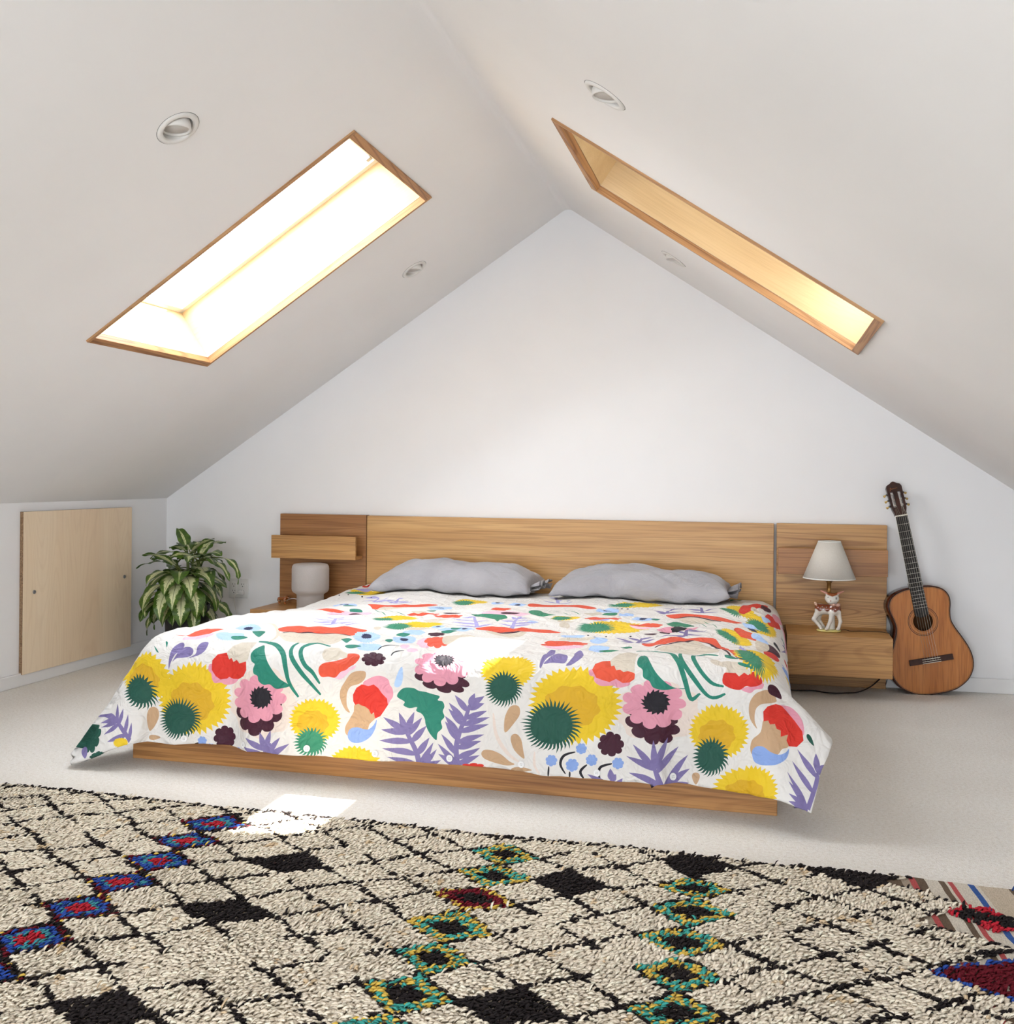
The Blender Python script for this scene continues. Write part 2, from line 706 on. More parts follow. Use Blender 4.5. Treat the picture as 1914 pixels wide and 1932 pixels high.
def daylight(name, M, sx, sy):
    d = bpy.data.lights.new(name, 'AREA')
    d.shape = 'RECTANGLE'
    d.size, d.size_y = sx, sy
    d.energy = math.pi * SKY * sx * sy
    d.color = SKY_COL
    o = bpy.data.objects.new(name, d)
    COL.objects.link(o)
    o.matrix_world = M
    return o


DEPTH = 0.255


def skylight(side, name, label, blind_to=None):
    q0, q1, ya, yb = SKYL[side]
    M = slope_matrix(side, 0, 0)            # local z points into the room; shaft runs to -z
    sgn = 1 if M.col[1].y > 0 else -1       # local y against world y
    y0, y1 = sorted((ya * sgn, yb * sgn))
    root = thing(name, sl(side, (q0 + q1) / 2, (ya + yb) / 2), label, 'skylight', kind='structure')
    th = 0.018
    P = TR
    M_ply, M_oaktrim = M_plyS[side], M_oakS[side]
    # plywood lining of the shaft
    W_ = 0.014                                # the long side boards show only their thin edge
    a, b_, c_, d_ = q0 + P - th, q1 - P + th, y0 + W_ - th, y1 - W_ + th
    box('lining_board', a, b_, c_, c_ + th, -DEPTH, -0.021, M_ply, root, 0, M)
    box('lining_board', a, b_, d_ - th, d_, -DEPTH, -0.021, M_ply, root, 0, M)
    box('lining_board', a, a + th, c_ + th, d_ - th, -DEPTH, -0.021, M_ply, root, 0, M)
    box('lining_board', b_ - th, b_, c_ + th, d_ - th, -DEPTH, -0.021, M_ply, root, 0, M)
    # oak trim, butt joints like in the room
    h0, h1 = -0.02, 0.008
    box('trim_board', q0, q1, y0, y0 + W_, h0, h1, M_oaktrim, root, 0.0015, M)
    box('trim_board', q0, q1, y1 - W_, y1, h0, h1, M_oaktrim, root, 0.0015, M)
    box('trim_board', q0, q0 + P, y0 + W_, y1 - W_, h0, h1, M_oaktrim2, root, 0.0015, M)
    box('trim_board', q1 - P, q1, y0 + W_, y1 - W_, h0, h1, M_oaktrim2, root, 0.0015, M)
    # sash frame and pane on top of the shaft
    f = 0.035
    qa, qb, yc, yd = q0 + P - 0.01, q1 - P + 0.01, y0 + W_ - 0.006, y1 - W_ + 0.006
    g0, g1 = -DEPTH - 0.05, -DEPTH
    box('sash_rail', qa, qb, yc - 0.03, yc + f, g0, g1, M_sash, root, 0.002, M)
    box('sash_rail', qa, qb, yd - f, yd + 0.03, g0, g1, M_sash, root, 0.002, M)
    box('sash_rail', qa - 0.03, qa + f, yc - 0.03, yd + 0.03, g0, g1, M_sash, root, 0.002, M)
    box('sash_rail', qb - f, qb + 0.03, yc - 0.03, yd + 0.03, g0, g1, M_sash, root, 0.002, M)
    box('blind_rail', qa + f, qa + f + 0.06, yc + f, yd - f, g0 + 0.01, g1, M_sash, root, 0.004, M)
    ylat = (yb - 0.09) * sgn
    box('latch', qa + f + 0.055, qa + f + 0.08, ylat - 0.012, ylat + 0.012, g1 - 0.012, g1 + 0.01, M_latch, root, 0.003, M)
    box('pane', qa, qb, yc, yd, g0 + 0.012, g0 + 0.016, M_glass, root, 0, M)
    if blind_to is not None:
        box('roller_blind', qa + 0.005, blind_to, yc + 0.012, yd - 0.012, g1 - 0.03, g1 - 0.028, M_blind, root, 0, M)
    # the sky above the pane
    pm = M @ Matrix.Translation(((q0 + q1) / 2, (y0 + y1) / 2, g0 - 0.01))
    pm = pm @ Matrix.Rotation(math.pi, 4, 'X')
    daylight(name + '_daylight', pm, (q1 - q0), (y1 - y0))
    return root


M_oaktrim2 = wood('oak_trim_cross', srgb(160, 110, 66), srgb(186, 136, 88), srgb(204, 156, 106), 'Y', 1.0, 0.5, 0.35, 0.5, 5.0, ring=16)
skylight('L', 'window_1', 'wood-lined skylight on the plant side showing bright white glass')
skylight('R', 'window_2', 'wood-lined skylight on the guitar side seen edge-on', blind_to=qx('R', 0.19))

# unseen window behind the camera, added and sized for its fill light
w3 = thing('fill_window', (-0.974, YF, 1.0), 'unseen gable window facing the bed, added for fill light', 'window', kind='structure')
Mw = Matrix(((1, 0, 0, 0), (0, 0, 1, 0), (0, 1, 0, 0), (0, 0, 0, 1)))
inner = [(-2.64, 0.28), (0.69, 0.28), (0.69, 1.11), (-2.64, 1.11)]
solid_shape('window_frame', win, [inner], YF - 0.09, YF + 0.01, M_trim, w3, matrix=Mw)
solid_shape('pane', inner, [], YF - 0.05, YF - 0.046, M_glass, w3, matrix=Mw)
box('mullion', -0.999, -0.949, YF - 0.07, YF - 0.02, 0.27, 1.12, M_trim, w3)
daylight('gable_fill_light', Matrix.Translation((-0.974, YF - 0.15, 0.70)) @ Matrix.Rotation(math.radians(90), 4, 'X'), 3.5, 1.0)

# ------------------------------------------------------------------ recessed lights
M_ring = plain('downlight_enamel', srgb(226, 222, 216), 0.45, 0.4, nscale=8, namt=0.01)
M_can = plain('downlight_can', srgb(226, 222, 216), 0.5, 0.4, nscale=8, namt=0.01)
M_lens = plain('downlight_lens', srgb(196, 190, 182), 0.35, 0.4, nscale=25, namt=0.03)
M_gap_shadow = plain('painted_gap_shadow', srgb(60, 54, 46), 0.8, 0.1, nscale=25, namt=0.05)
spot_labels = ['round gimbal downlight on the plant-side slope, farther from the headboard',
               'small round gimbal downlight between the plant-side skylight and the gable wall',
               'round gimbal downlight above the pointed tip of the guitar-side skylight',
               'small round gimbal downlight between the guitar-side skylight and the gable wall']
for (side, q, y), lab in zip(SPOTS, spot_labels):
    M = slope_matrix(side, q, y)
    root = thing('recessed_light', M.translation, lab, 'ceiling light', 'recessed ceiling lights')
    lathe('trim_ring', [(0.046, -0.004), (0.0465, 0.003), (0.050, 0.0055), (0.058, 0.005), (0.0625, 0.002), (0.063, -0.0005)], M_ring, root, 48, M)
    lathe('gap_shadow_ring', [(0.0628, -0.0004), (0.0642, 0.0006), (0.0648, -0.0004)], M_gap_shadow, root, 48, M)  # dark ring painted for the gap and shadow line around the trim
    lathe('housing', [(0.0462, -0.003), (0.0462, -0.05), (0.0, -0.05)], M_can, root, 40, M)
    # eyeball tilted so that its face looks straight down
    axis = (M.to_3x3().inverted() @ Vector((0, 0, -1))).normalized()
    ang = Vector((0, 0, 1)).rotation_difference(axis)
    half = Matrix.Translation((0, 0, -0.016)) @ Vector((0, 0, 1)).rotation_difference((axis + Vector((0, 0, 0.25))).normalized()).to_matrix().to_4x4()
    lathe('eyeball', [(0.0385, -0.016), (0.0425, 0.002), (0.0425, 0.017), (0.0395, 0.020), (0.037, 0.0185), (0.0355, 0.014)], M_can, root, 40, M @ half)
    lathe('lens', [(0.0358, 0.0145), (0.026, 0.0155), (0.0255, 0.0168), (0.0, 0.018)], M_lens, root, 40, M @ half)

# ------------------------------------------------------------------ plywood access hatch
M_hatch = wood('hatch_birch', srgb(240, 212, 178), srgb(247, 224, 192), srgb(251, 231, 202), 'Z', 0.6, 0.5, 0.05, 0.10, 2.0, ring=4)
M_hatch_edge = wood('plywood_edge', srgb(110, 82, 58), srgb(150, 118, 86), srgb(178, 146, 112), 'Y', 3.0, 0.6, 0.3, 0, 0, ring=60)
M_screw = plain('screw_steel', srgb(150, 150, 152), 0.3, 0.5, 0.9, nscale=60, namt=0.1)
hatch = thing('access_panel', (XL, -0.755, 0.05), 'pale birch plywood access hatch on the knee wall left of the plant', 'panel')
bm = box_bm(XL + 0.001, XL + 0.02, -1.158, -0.351, 0.052, 0.800, 0.001)
o = from_bm('hatch_board', bm, M_hatch, hatch, mats=[M_hatch, M_hatch_edge])
for p in o.data.polygons:
    p.material_index = 0 if abs(p.normal.x) > 0.9 else 1
for (yy, zz) in ((-1.085, 0.425), (-0.412, 0.433)):
    Ms = Matrix.Translation((XL + 0.02, yy, zz)) @ Matrix.Rotation(math.radians(90), 4, 'Y')
    sc_ = lathe('screw', [(0.0095, 0), (0.0095, 0.002), (0.008, 0.004), (0.004, 0.0045), (0.0035, 0.003), (0.0, 0.003)], M_screw, hatch, 20, Ms)

# ================================================================== bed and night stands
M_oakH = wood('oak_veneer_headboard', srgb(184, 136, 80), srgb(202, 155, 97), srgb(214, 170, 112), 'X', 1.0, 0.42, 0.28, 0.0, 0.0, ring=16)
M_oakB = wood('oak_veneer_base', srgb(156, 104, 56), srgb(180, 126, 70), srgb(196, 144, 86), 'X', 1.2, 0.42, 0.4, 0.18, 4.0, ring=22)
M_oakN = wood('oak_veneer_panel', srgb(178, 130, 74), srgb(194, 145, 87), srgb(206, 160, 100), 'X', 1.0, 0.42, 0.25, 0.5, 7.0, ring=14)
M_oakP = wood('oak_veneer_darker', srgb(148, 98, 54), srgb(166, 114, 66), srgb(180, 128, 77), 'X', 1.0, 0.42, 0.32, 0.12, 9.0, ring=18)
M_oakD = wood('oak_veneer_drawer', srgb(180, 131, 76), srgb(196, 147, 89), srgb(208, 161, 102), 'X', 0.9, 0.42, 0.32, 0.22, 12.0, ring=18)

BX0, BX1 = -2.09, 0.053
bed = thing('bed', (-1.02, -1.0, 0), 'low oak platform bed with a long plain headboard', 'bed')
box('headboard', -2.042, 0.061, -0.055, -0.006, 0.0, 0.766, M_oakH, bed, 0.002)
box('footboard', BX0, BX1, -2.014, -1.955, 0.0, 0.19, M_oakB, bed, 0.002)
box('side_rail', BX0, BX0 + 0.05, -1.955, -0.055, 0.0, 0.19, M_oakB, bed, 0.002)
box('side_rail', BX1 - 0.05, BX1, -1.955, -0.055, 0.0, 0.19, M_oakB, bed, 0.002)
M_matt = plain('mattress_ticking', srgb(232, 230, 226), 0.9, 0.1, nscale=20, namt=0.03)
box('mattress', -1.99, -0.04, -1.93, -0.075, 0.06, 0.335, M_matt, bed, 0.05)


def night_stand(side, label):
    if side == 'L':
        x0, x1, ox0, ox1 = -2.553, -2.047, -2.560, -2.165
        sx0, sx1 = -2.553, -2.066
    else:
        x0, x1, ox0, ox1 = 0.074, 0.575, 0.118, 0.567
        sx0, sx1 = 0.080, 0.568
    r = thing('night_stand', ((x0 + x1) / 2, -0.03, 0), label, 'night stand', 'oak night stands flanking the bed')
    M_pan, M_led = (M_oakP, M_oakD) if side == 'L' else (M_oakN, M_oakP)
    box('back_panel', x0, x1, -0.052, -0.006, 0.0, 0.768, M_pan, r, 0.002)
    # ledge: a bottom board and an upright lip
    sh = thing_part('ledge', (x0 + 0.25, -0.05, 0.56), r)
    box('ledge_bottom', sx0, sx1, -0.135, -0.052, 0.534, 0.552, M_led, sh, 0.0015)
    box('ledge_lip', sx0, sx1, -0.152, -0.135, 0.534, 0.657, M_led, sh, 0.0015)
    # drawer box
    box('drawer_front', ox0, ox1, -0.362, -0.342, 0.104, 0.283, M_oakD, r, 0.0015)
    box('table_top', ox0, ox1, -0.342, -0.052, 0.263, 0.283, M_oakD, r, 0.0015)
    box('side_board', ox0, ox0 + 0.02, -0.342, -0.052, 0.104, 0.263, M_oakD, r, 0.0015)
    box('side_board', ox1 - 0.02, ox1, -0.342, -0.052, 0.104, 0.263, M_oakD, r, 0.0015)
    box('bottom_board', ox0 + 0.02, ox1 - 0.02, -0.342, -0.052, 0.104, 0.118, M_oakD, r, 0.001)
    return r


def thing_part(name, loc, parent):
    o = bpy.data.objects.new(name, None)
    o.empty_display_size = 0.02
    COL.objects.link(o)
    o.parent = parent
    o.matrix_parent_inverse = parent.matrix_world.inverted()
    o.location = loc
    bpy.context.view_layer.update()
    return o


night_stand('L', 'oak night stand with a wall ledge holding the frosted glass lamp')
night_stand('R', 'oak night stand with a wall ledge holding the fawn lamp')

# ------------------------------------------------------------------ duvet surface
#@DUVET_BEGIN
DA, DTC = 0.975, 1.81            # half width of the flat top, length of the flat top
DLL, DLR, DLF = 0.385, 0.30, 0.418   # overhang left, right, foot
DCX, DY0, DZT, DR = -1.005, -0.12, 0.425, 0.13


def duvet_pos(s, t):
    s, t = np.asarray(s, float), np.asarray(t, float)
    ds = np.where(s > DA, s - DA, np.where(s < -DA, s + DA, 0.0))
    dt = np.maximum(t - DTC, 0.0)
    r = np.hypot(ds, dt)
    rs = np.maximum(r, 1e-9)
    nx, ny = ds / rs, -dt / rs
    corner = 2 * np.abs(nx * ny)
    left = s < 0
    phi = np.degrees(np.arctan2(dt, np.abs(ds) + 1e-9))
    bell = np.exp(-((phi - 25) / 18.0) ** 2) * np.clip(dt / 0.08, 0, 1) * (np.abs(ds) > 0)
    th = np.radians(np.where(left, 84 - 27 * corner, 84 - 25 * corner - 22 * bell))
    R = DR
    a = np.minimum(r / R, th)
    q = np.maximum(r - R * th, 0.0) * np.where(left, 1.0, 1 - 0.10 * corner)
    lat = R * np.sin(a) + q * np.cos(th)
    drop = R * (1 - np.cos(a)) + q * np.sin(th)
    x = DCX + np.clip(s, -DA, DA)
    y = DY0 - np.minimum(t, DTC)
    hang = np.clip((r - 0.10) / 0.3, 0, 1)
    # soft vertical folds along the drop
    arc = np.where(dt >= np.abs(ds), s, np.where(left, -3.0 - t, 3.0 + t)) + 0.0
    fold = value_noise(arc * 4.2 + 40, 11) * 0.016 + value_noise(arc * 9.0 + 90, 12) * 0.005
    for c0, w0, amp in ((-0.86, 0.045, 0.024), (-0.70, 0.05, -0.02), (-0.60, 0.035, 0.014), (0.78, 0.04, -0.026), (0.72, 0.03, 0.016), (-0.15, 0.07, 0.01)):
        fold = fold + amp * np.exp(-((arc - c0) / w0) ** 2)
    lat = lat + (0.0042 * value_noise2((s + 0.4 * t) * 11 + 33, (t - 0.4 * s) * 15 + 33, 24) + 0.003 * value_noise2(s * 24 + 33, t * 9 + 33, 25)) * hang
    lat = lat + fold * hang + 0.012 * np.sin(3.1 * corner) * hang
    x = x + nx * lat
    y = y + ny * lat
    z = DZT - drop
    flat = np.clip(1 - r / 0.25, 0, 1)
    lump = value_noise2(s * 3.3 + 20, t * 2.8 + 20, 21) * 0.014 + value_noise2(s * 7 + 50, t * 6 + 50, 22) * 0.0045
    # long ridge that makes the print break on the far side, dip under the pillows
    lump = lump + 0.016 * np.exp(-((s - 0.62) / 0.16) ** 2) * np.exp(-((t - 1.25) / 0.35) ** 2)
    lump = lump - 0.018 * np.exp(-(t / 0.22) ** 2)
    lump = lump - 0.055 * np.exp(-((s + 1.02) / 0.24) ** 2) * np.exp(-((t - 0.72) / 0.48) ** 2)
    crease = 0.0048 * value_noise2((s + 0.7 * t) * 9 + 70, (t - 0.7 * s) * 26 + 70, 23)
    z = z + lump * flat + crease * (0.5 + 0.5 * flat)
    z = z + 0.008 * value_noise(arc * 5 + 17, 14) * np.clip((r - 0.25) / 0.15, 0, 1)
    z = np.where(z < 0.05, 0.014 + (0.05 - 0.014) * np.exp((z - 0.05) / 0.036), z)
    return x, y, z
#@DUVET_END

# ------------------------------------------------------------------ printed motifs of the duvet cloth (metres, or millimetres for outlines, in the flat cloth)
PRINT = [  # motif positions and outlines taken from image pixels, projected onto the modelled cloth
['blobby','peach',[-0.5656,2.0752,0.1326,-0.011,0.0089,0.1104],9,0.0],
['blobby','peach',[0.715,2.0196,0.1314,-0.0082,0.0025,0.0918],9,0.0],
['ribbon','peach',[212,2058,223,2125,262,2178,301,2201],0.0119,0],
['ribbon','peach',[346,2166,347,2200,365,2225],0.0082,0],
['ribbon','peach',[347,2162,348,2200,359,2222],0.0066,0],
['sun','yellow',[-1.0264,1.998,0.1219,0.0001,0.0678,0.0906],30,0.0],
['blobby','ochre',[-1.032,2.0087,0.0781,-0.0006,0.0399,0.053],9,0.0],
['hair','dkgreen',[-1.0356,2.0546,0.0943,0.019,0.0172,0.0677],26,0.0],
['sun','yellow',[-0.8173,2.0766,0.1308,-0.0055,0.0106,0.1228],38,0.0],
['blobby','ochre',[-0.8258,2.0915,0.0796,-0.0038,0.0065,0.0713],9,0.0],
['hair','dkgreen',[-0.8609,2.1446,0.0811,-0.0041,0.0073,0.0729],38,0.0],
['poly','pink',[-768,1960,-772,1981,-761,1991,-757,2008,-748,2021,-726,2020,-712,2027,-689,2026,-670,2017,-664,2002,-714,1982],1,0],
['poly','red',[-721,1919,-751,1929,-765,1949,-761,1979,-745,1999,-728,2010,-705,2007,-697,2001,-682,2007,-661,2007,-642,1996,-633,1975,-641,1945,-664,1956,-677,1944,-687,1952,-698,1938,-705,1944],0,0],
['poly','beige',[-721,1918,-709,1894,-683,1877,-629,1871,-637,1909,-635,1938,-641,1948,-664,1956,-676,1945,-687,1952,-697,1939,-705,1944],0,0],
['poly','lav',[-919,1984,-928,1942,-927,1911,-914,1891,-897,1890,-888,1904,-899,1922,-910,1936,-916,1961],1,0],
['poly','lav',[-911,1959,-905,1938,-899,1916,-882,1905,-857,1909,-844,1922,-849,1938,-874,1943,-899,1947],1,0],
['poly','lav',[-856,1945,-833,1930,-837,1905,-830,1885,-809,1881,-801,1894,-802,1916,-817,1931,-838,1941],1,0],
['scallop','maroon',[-0.5765,2.0994,0.0875,0.0165,-0.0263,0.0762],9,0.0],
['scallop','pink',[-0.579,2.0615,0.1018,-0.009,0.0064,0.075],11,0.0],
['sun','black',[-0.5698,2.0556,0.0427,-0.0027,0.0039,0.036],16,0.22],
['scallop','maroon',[-0.707,2.2017,0.039,-0.004,0.0019,0.0385],8,0.0],
['poly','teal',[-598,1883,-619,1902,-630,1924,-620,1945,-606,1953,-608,1968,-603,1983,-588,1990,-582,2006,-563,2017,-542,2015,-522,2026,-500,2025,-469,2015,-507,1998,-540,1970,-565,1941,-585,1908],1,0],
['ribbon','teal',[-625,1867,-592,1868,-552,1881,-515,1916,-493,1961,-472,2006,-436,2047],0.0169,0],
['ribbon','teal',[-479,1858,-493,1879,-491,1906,-473,1936,-437,1969,-397,2001,-361,2036],0.0147,0],
['ribbon','teal',[-364,1867,-412,1862,-454,1876,-456,1906,-429,1945,-395,1969,-366,2001],0.0146,0],
['poly','beige',[-588,1769,-544,1848,-489,1860,-413,1861,-349,1833,-364,1688,-427,1658],1,0],
['ribbon','beige',[-771,1575,-709,1596,-586,1805,-589,1864],0.0119,0],
['poly','orange',[-657,1656,-614,1609,-578,1618,-549,1569,-498,1566,-461,1533,-394,1545,-357,1571,-365,1614,-372,1691,-414,1685,-480,1715,-590,1760],1,0],
['ribbon','maroon',[-584,1773,-529,1739,-479,1718,-411,1692,-363,1703],0.02,0],
['fern','lav',[[-538,2244,-543,2218],[-616,2187,-564,2165,-525,2158,-489,2177,-455,2194,-624,2215,-521,2196]],0.0155,0],
['scallop','blue',[-0.7804,2.2184,0.0149,-0.001,0.0009,0.0165],7,0.0],
['scallop','blue',[-0.7526,2.239,0.0137,-0.0012,0.001,0.0139],7,0.0],
['scallop','blue',[-0.6567,2.2389,0.024,-0.0062,0.0016,0.0123],7,0.0],
['sun','yellow',[-0.3763,2.1166,0.0888,-0.0044,0.0047,0.0703],34,0.0],
['blobby','ochre',[-0.3823,2.1252,0.0546,-0.0021,0.0026,0.0405],9,0.0],
['hair','green',[-0.3846,2.1846,0.0594,-0.0028,0.0041,0.052],26,0.0],
['ribbon','black',[-811,2238,-801,2230,-792,2226],0.0066,0],
['fern','lav',[[-1059,2217,-1094,2181,-1127,2142],[-1256,2061,-1160,2067,-1108,2102,-1255,2091,-1239,2122,-1205,2165,-1079,2128,-1057,2158,-1170,2199]],0.0155,0],
['scallop','dkgreen',[-1.2842,2.1365,0.0615,0.0559,-0.0162,0.0513],9,0.0],
['drop','maroon',[-1.4437,1.8885,0.1524,0.141,0.0161,0.0418],0,0.0],
['drop','maroon',[-1.4481,1.7635,0.1451,0.1339,-0.0551,-0.0171],0,0.0],
['drop','pink',[-1.4544,1.8165,0.1315,0.1354,0.0218,0.0556],0,0.0],
['sun','yellow',[-1.1041,2.2156,0.0354,0.0069,0.0015,0.0177],20,0.0],
['drop','lav',[-1.2963,2.1953,0.0206,0.0093,0.014,0.0321],0,0.0],
['scallop','dkgreen',[-1.2229,2.2294,0.0356,-0.0006,0.0103,0.0146],7,0.0],
['drop','tan',[-0.9662,2.1537,0.0261,0.0033,-0.0054,0.0395],0,0.0],
['drop','tan',[-0.9502,2.2127,0.0237,-0.0021,0.0011,0.0091],0,0.0],
['poly','teal',[-1008,1904,-974,1930,-985,1927],1,0],
['poly','teal',[-965,1892,-956,1893,-950,1914],1,0],
['poly','orange',[-950,1851,-906,1858,-888,1805,-876,1723,-828,1744,-819,1810,-856,1857,-906,1858],1,0],
['poly','palepink',[-909,1870,-862,1848,-818,1829,-821,1849,-863,1871,-899,1879],1,0],
['sun','ltblue',[-0.7666,1.6804,0.0475,-0.0116,0.0435,0.0781],34,0.09],
['sun','navy',[-0.7699,1.6745,0.0199,-0.0031,0.0167,0.0301],15,0.25],
['sun','ltblue',[-0.75,1.8347,0.0531,-0.0067,0.0175,0.031],34,0.09],
['drop','teal',[-0.7094,1.8454,0.033,0.0021,0.0092,0.0168],0,0.0],
['drop','teal',[-0.6657,1.7907,0.0221,-0.0095,0.0244,0.045],0,0.0],
['poly','palepink',[-320,1975,-299,1964,-279,1954,-254,1937,-254,1949,-268,1961,-279,1972,-297,1983,-315,1981],1,0],
['poly','orange',[-374,1969,-376,1950,-365,1937,-346,1931,-322,1925,-301,1918,-290,1910,-292,1897,-272,1895,-251,1902,-246,1916,-256,1931,-271,1945,-282,1958,-300,1963,-316,1979,-338,1979,-361,1982],1,0],
['poly','beige',[-380,1906,-378,1886,-359,1874,-331,1873,-314,1887,-292,1896,-290,1912,-301,1918,-312,1914,-322,1926,-335,1922,-346,1930,-361,1928,-370,1921],0,0],
['scallop','maroon',[-0.1967,1.9139,0.0411,-0.0033,0.0081,0.028],8,0.0],
['sun','ltblue',[-0.3027,1.7089,0.0497,-0.012,0.0523,0.1265],34,0.09],
['sun','navy',[-0.3079,1.6962,0.023,0.0027,0.0218,0.0527],15,0.25],
['sun','ltblue',[-0.1596,1.7229,0.0358,-0.0219,0.0321,0.0866],34,0.09],
['sun','navy',[-0.1596,1.7227,0.0126,-0.0134,0.0129,0.0349],15,0.25],
['sun','ltblue',[-0.2316,1.859,0.0436,-0.0051,0.0094,0.0243],34,0.09],
['sun','ltblue',[-0.1934,1.5363,0.0398,-0.0146,0.0277,0.077],34,0.09],
['drop','teal',[-0.3324,1.8092,0.0226,0.0025,0.0132,0.0302],0,0.0],
['drop','teal',[-0.2871,1.8602,0.0296,0.0015,0.0042,0.0105],0,0.0],
['drop','teal',[-0.1995,1.6153,0.0215,-0.0084,0.0142,0.0383],0,0.0],
['drop','teal',[-0.1915,1.7825,0.0121,-0.0078,0.011,0.0282],0,0.0],
['drop','maroon',[-0.0918,1.5865,0.0311,-0.0023,0.0135,0.0404],0,0.0],
['ribbon','black',[-195,1874,-189,1856,-165,1845,-132,1842],0.0054,0],
['ribbon','black',[-143,1895,-136,1882,-105,1873],0.0055,0],
['blobby','palepink',[-0.1132,1.8423,0.0157,-0.0048,0.0075,0.0207],6,0.0],
['blobby','palepink',[-0.0807,1.8634,0.019,-0.0057,0.0043,0.0127],6,0.0],
['blobby','palepink',[-0.0732,1.7669,0.0274,-0.0016,0.0254,0.0728],7,0.0],
['scallop','orange',[-0.0411,1.731,0.0418,-0.0082,0.0315,0.0942],8,0.0],
['poly','beige',[-47,1620,8,1594,64,1623,26,1760,-13,1754],1,0],
['poly','pink',[-219,1998,-202,1979,-180,1971,-157,1971,-134,1980,-127,1995,-118,2006,-115,2026,-125,2042,-134,2055,-171,2025],1,0],
['poly','tan',[-212,1972,-216,1957,-237,1955,-259,1965,-279,1986,-293,2011,-296,2036,-288,2061,-274,2082,-260,2088,-270,2069,-273,2044,-270,2019,-260,2004,-237,1999,-220,1988],1,0],
['poly','tan',[-246,2064,-232,2057,-215,2062,-187,2075,-171,2095,-189,2115,-198,2136,-221,2142,-258,2149,-265,2158,-274,2146,-272,2126,-259,2105,-247,2084],1,0],
['poly','red',[-250,2052,-252,2031,-241,2009,-223,1998,-200,2001,-182,1995,-166,2005,-153,2020,-135,2035,-131,2055,-142,2072,-154,2089,-172,2098,-177,2080,-186,2086,-194,2073,-208,2065,-220,2063,-231,2058,-243,2062],0,0],
['poly','blue',[-265,2158,-258,2137,-235,2129,-212,2132,-193,2131,-175,2116,-166,2100,-169,2125,-183,2150,-206,2168,-234,2178,-256,2174],1,0],
['poly','ltblue',[-112,1997,-110,1974,-97,1932,-87,1962,-89,1987,-99,1999],1,0],
['scallop','maroon',[0.0402,1.9614,0.0931,0.0172,-0.0065,0.043],9,0.0],
['scallop','pink',[0.0358,1.921,0.0927,-0.0091,0.0152,0.0667],11,0.0],
['sun','black',[0.0368,1.897,0.0366,-0.0037,0.0084,0.0322],16,0.22],
['poly','teal',[-102,2027,-92,2008,-75,1997,-49,1997,-32,2005,-10,2007,12,2011,37,2017,31,2029,47,2032,54,2047,49,2065,55,2082,44,2096,48,2116,33,2135,29,2157,7,2137,-6,2111,-10,2090,-20,2075,-38,2067,-36,2055,-60,2060,-80,2052,-77,2041],1,0],
['fern','lav',[[-20,2246,-34,2196,-57,2155,-68,2135],[-145,2091,-94,2076,-44,2070,-150,2129,-18,2087,-155,2161,-3,2113,-146,2186,7,2150,-128,2214,20,2164,32,2184,47,2216]],0.0155,0],
['fern','lav',[[105,2232,97,2174,108,2124,124,2081,136,2038],[87,2011,152,1999,68,2035,183,2006,67,2053,183,2029,56,2079,192,2052,57,2095,201,2072,45,2137,199,2095,34,2167,186,2129,37,2198,178,2150,174,2171,173,2192]],0.0155,0],
['sun','yellow',[0.2492,1.9165,0.0889,-0.0145,0.013,0.0687],34,0.0],
['hair','dkgreen',[0.2431,1.9796,0.0654,-0.0044,0.0047,0.0592],32,0.0],
['poly','tan',[251,2116,249,2070,263,2038,280,2029,295,2034,297,2054,281,2080],1,0],
['poly','tan',[314,2187,283,2167,270,2136,275,2119,290,2116,304,2131,311,2162],1,0],
['poly','tan',[284,2210,250,2217,195,2206,178,2190,186,2177,212,2175,241,2184,267,2202],1,0],
['sun','yellow',[-0.2341,2.2416,0.0917,-0.0077,0.0059,0.056],30,0.0],
['scallop','red',[0.1512,2.2346,0.0456,-0.0036,0.0012,0.0164],9,0.0],
['drop','tan',[0.3056,2.223,0.034,-0.0057,0.0002,0.009],0,0.0],
['sun','yellow',[0.4673,2.0112,0.1448,-0.009,0.0071,0.1204],40,0.0],
['blobby','ochre',[0.4555,2.0227,0.0898,-0.0052,0.0021,0.0651],9,0.0],
['hair','dkgreen',[0.3962,2.0801,0.0972,-0.0072,0.0022,0.0813],40,0.0],
['poly','pink',[509,1901,505,1923,519,1929,523,1945,544,1957,579,1952,594,1958,615,1952,630,1936,586,1916],1,0],
['poly','orange',[511,1902,517,1875,537,1854,560,1848,566,1877,575,1870,584,1895,595,1886,607,1901,619,1891,642,1909,642,1926,628,1935,608,1940,587,1929,568,1941,548,1937,527,1931],0,0],
['poly','beige',[559,1847,577,1772,605,1741,635,1743,636,1823,638,1880,641,1906,619,1899,607,1903,596,1894,584,1898,576,1877,567,1882],0,0],
['poly','lav',[350,1902,344,1883,342,1795,354,1733,366,1744,373,1803,359,1849,353,1890],1,0],
['poly','lav',[356,1880,366,1846,382,1784,411,1808,426,1846,422,1876,401,1877,377,1875],1,0],
['poly','lav',[427,1887,443,1842,434,1768,449,1748,467,1794,469,1855,449,1880],1,0],
['scallop','maroon',[0.6999,2.0533,0.0791,0.0235,-0.0191,0.056],9,0.0],
['scallop','pink',[0.7024,1.9971,0.095,-0.0056,0.0023,0.0721],11,0.0],
['sun','black',[0.7083,1.9918,0.0448,-0.0026,0.0011,0.0376],16,0.22],
['scallop','maroon',[0.5783,2.1236,0.0399,-0.0035,0.0009,0.0361],8,0.0],
['scallop','blue',[0.4893,2.1404,0.0172,-0.0014,0.0002,0.0169],7,0.0],
['scallop','blue',[0.3983,2.1835,0.0181,-0.0018,0.0006,0.0176],7,0.0],
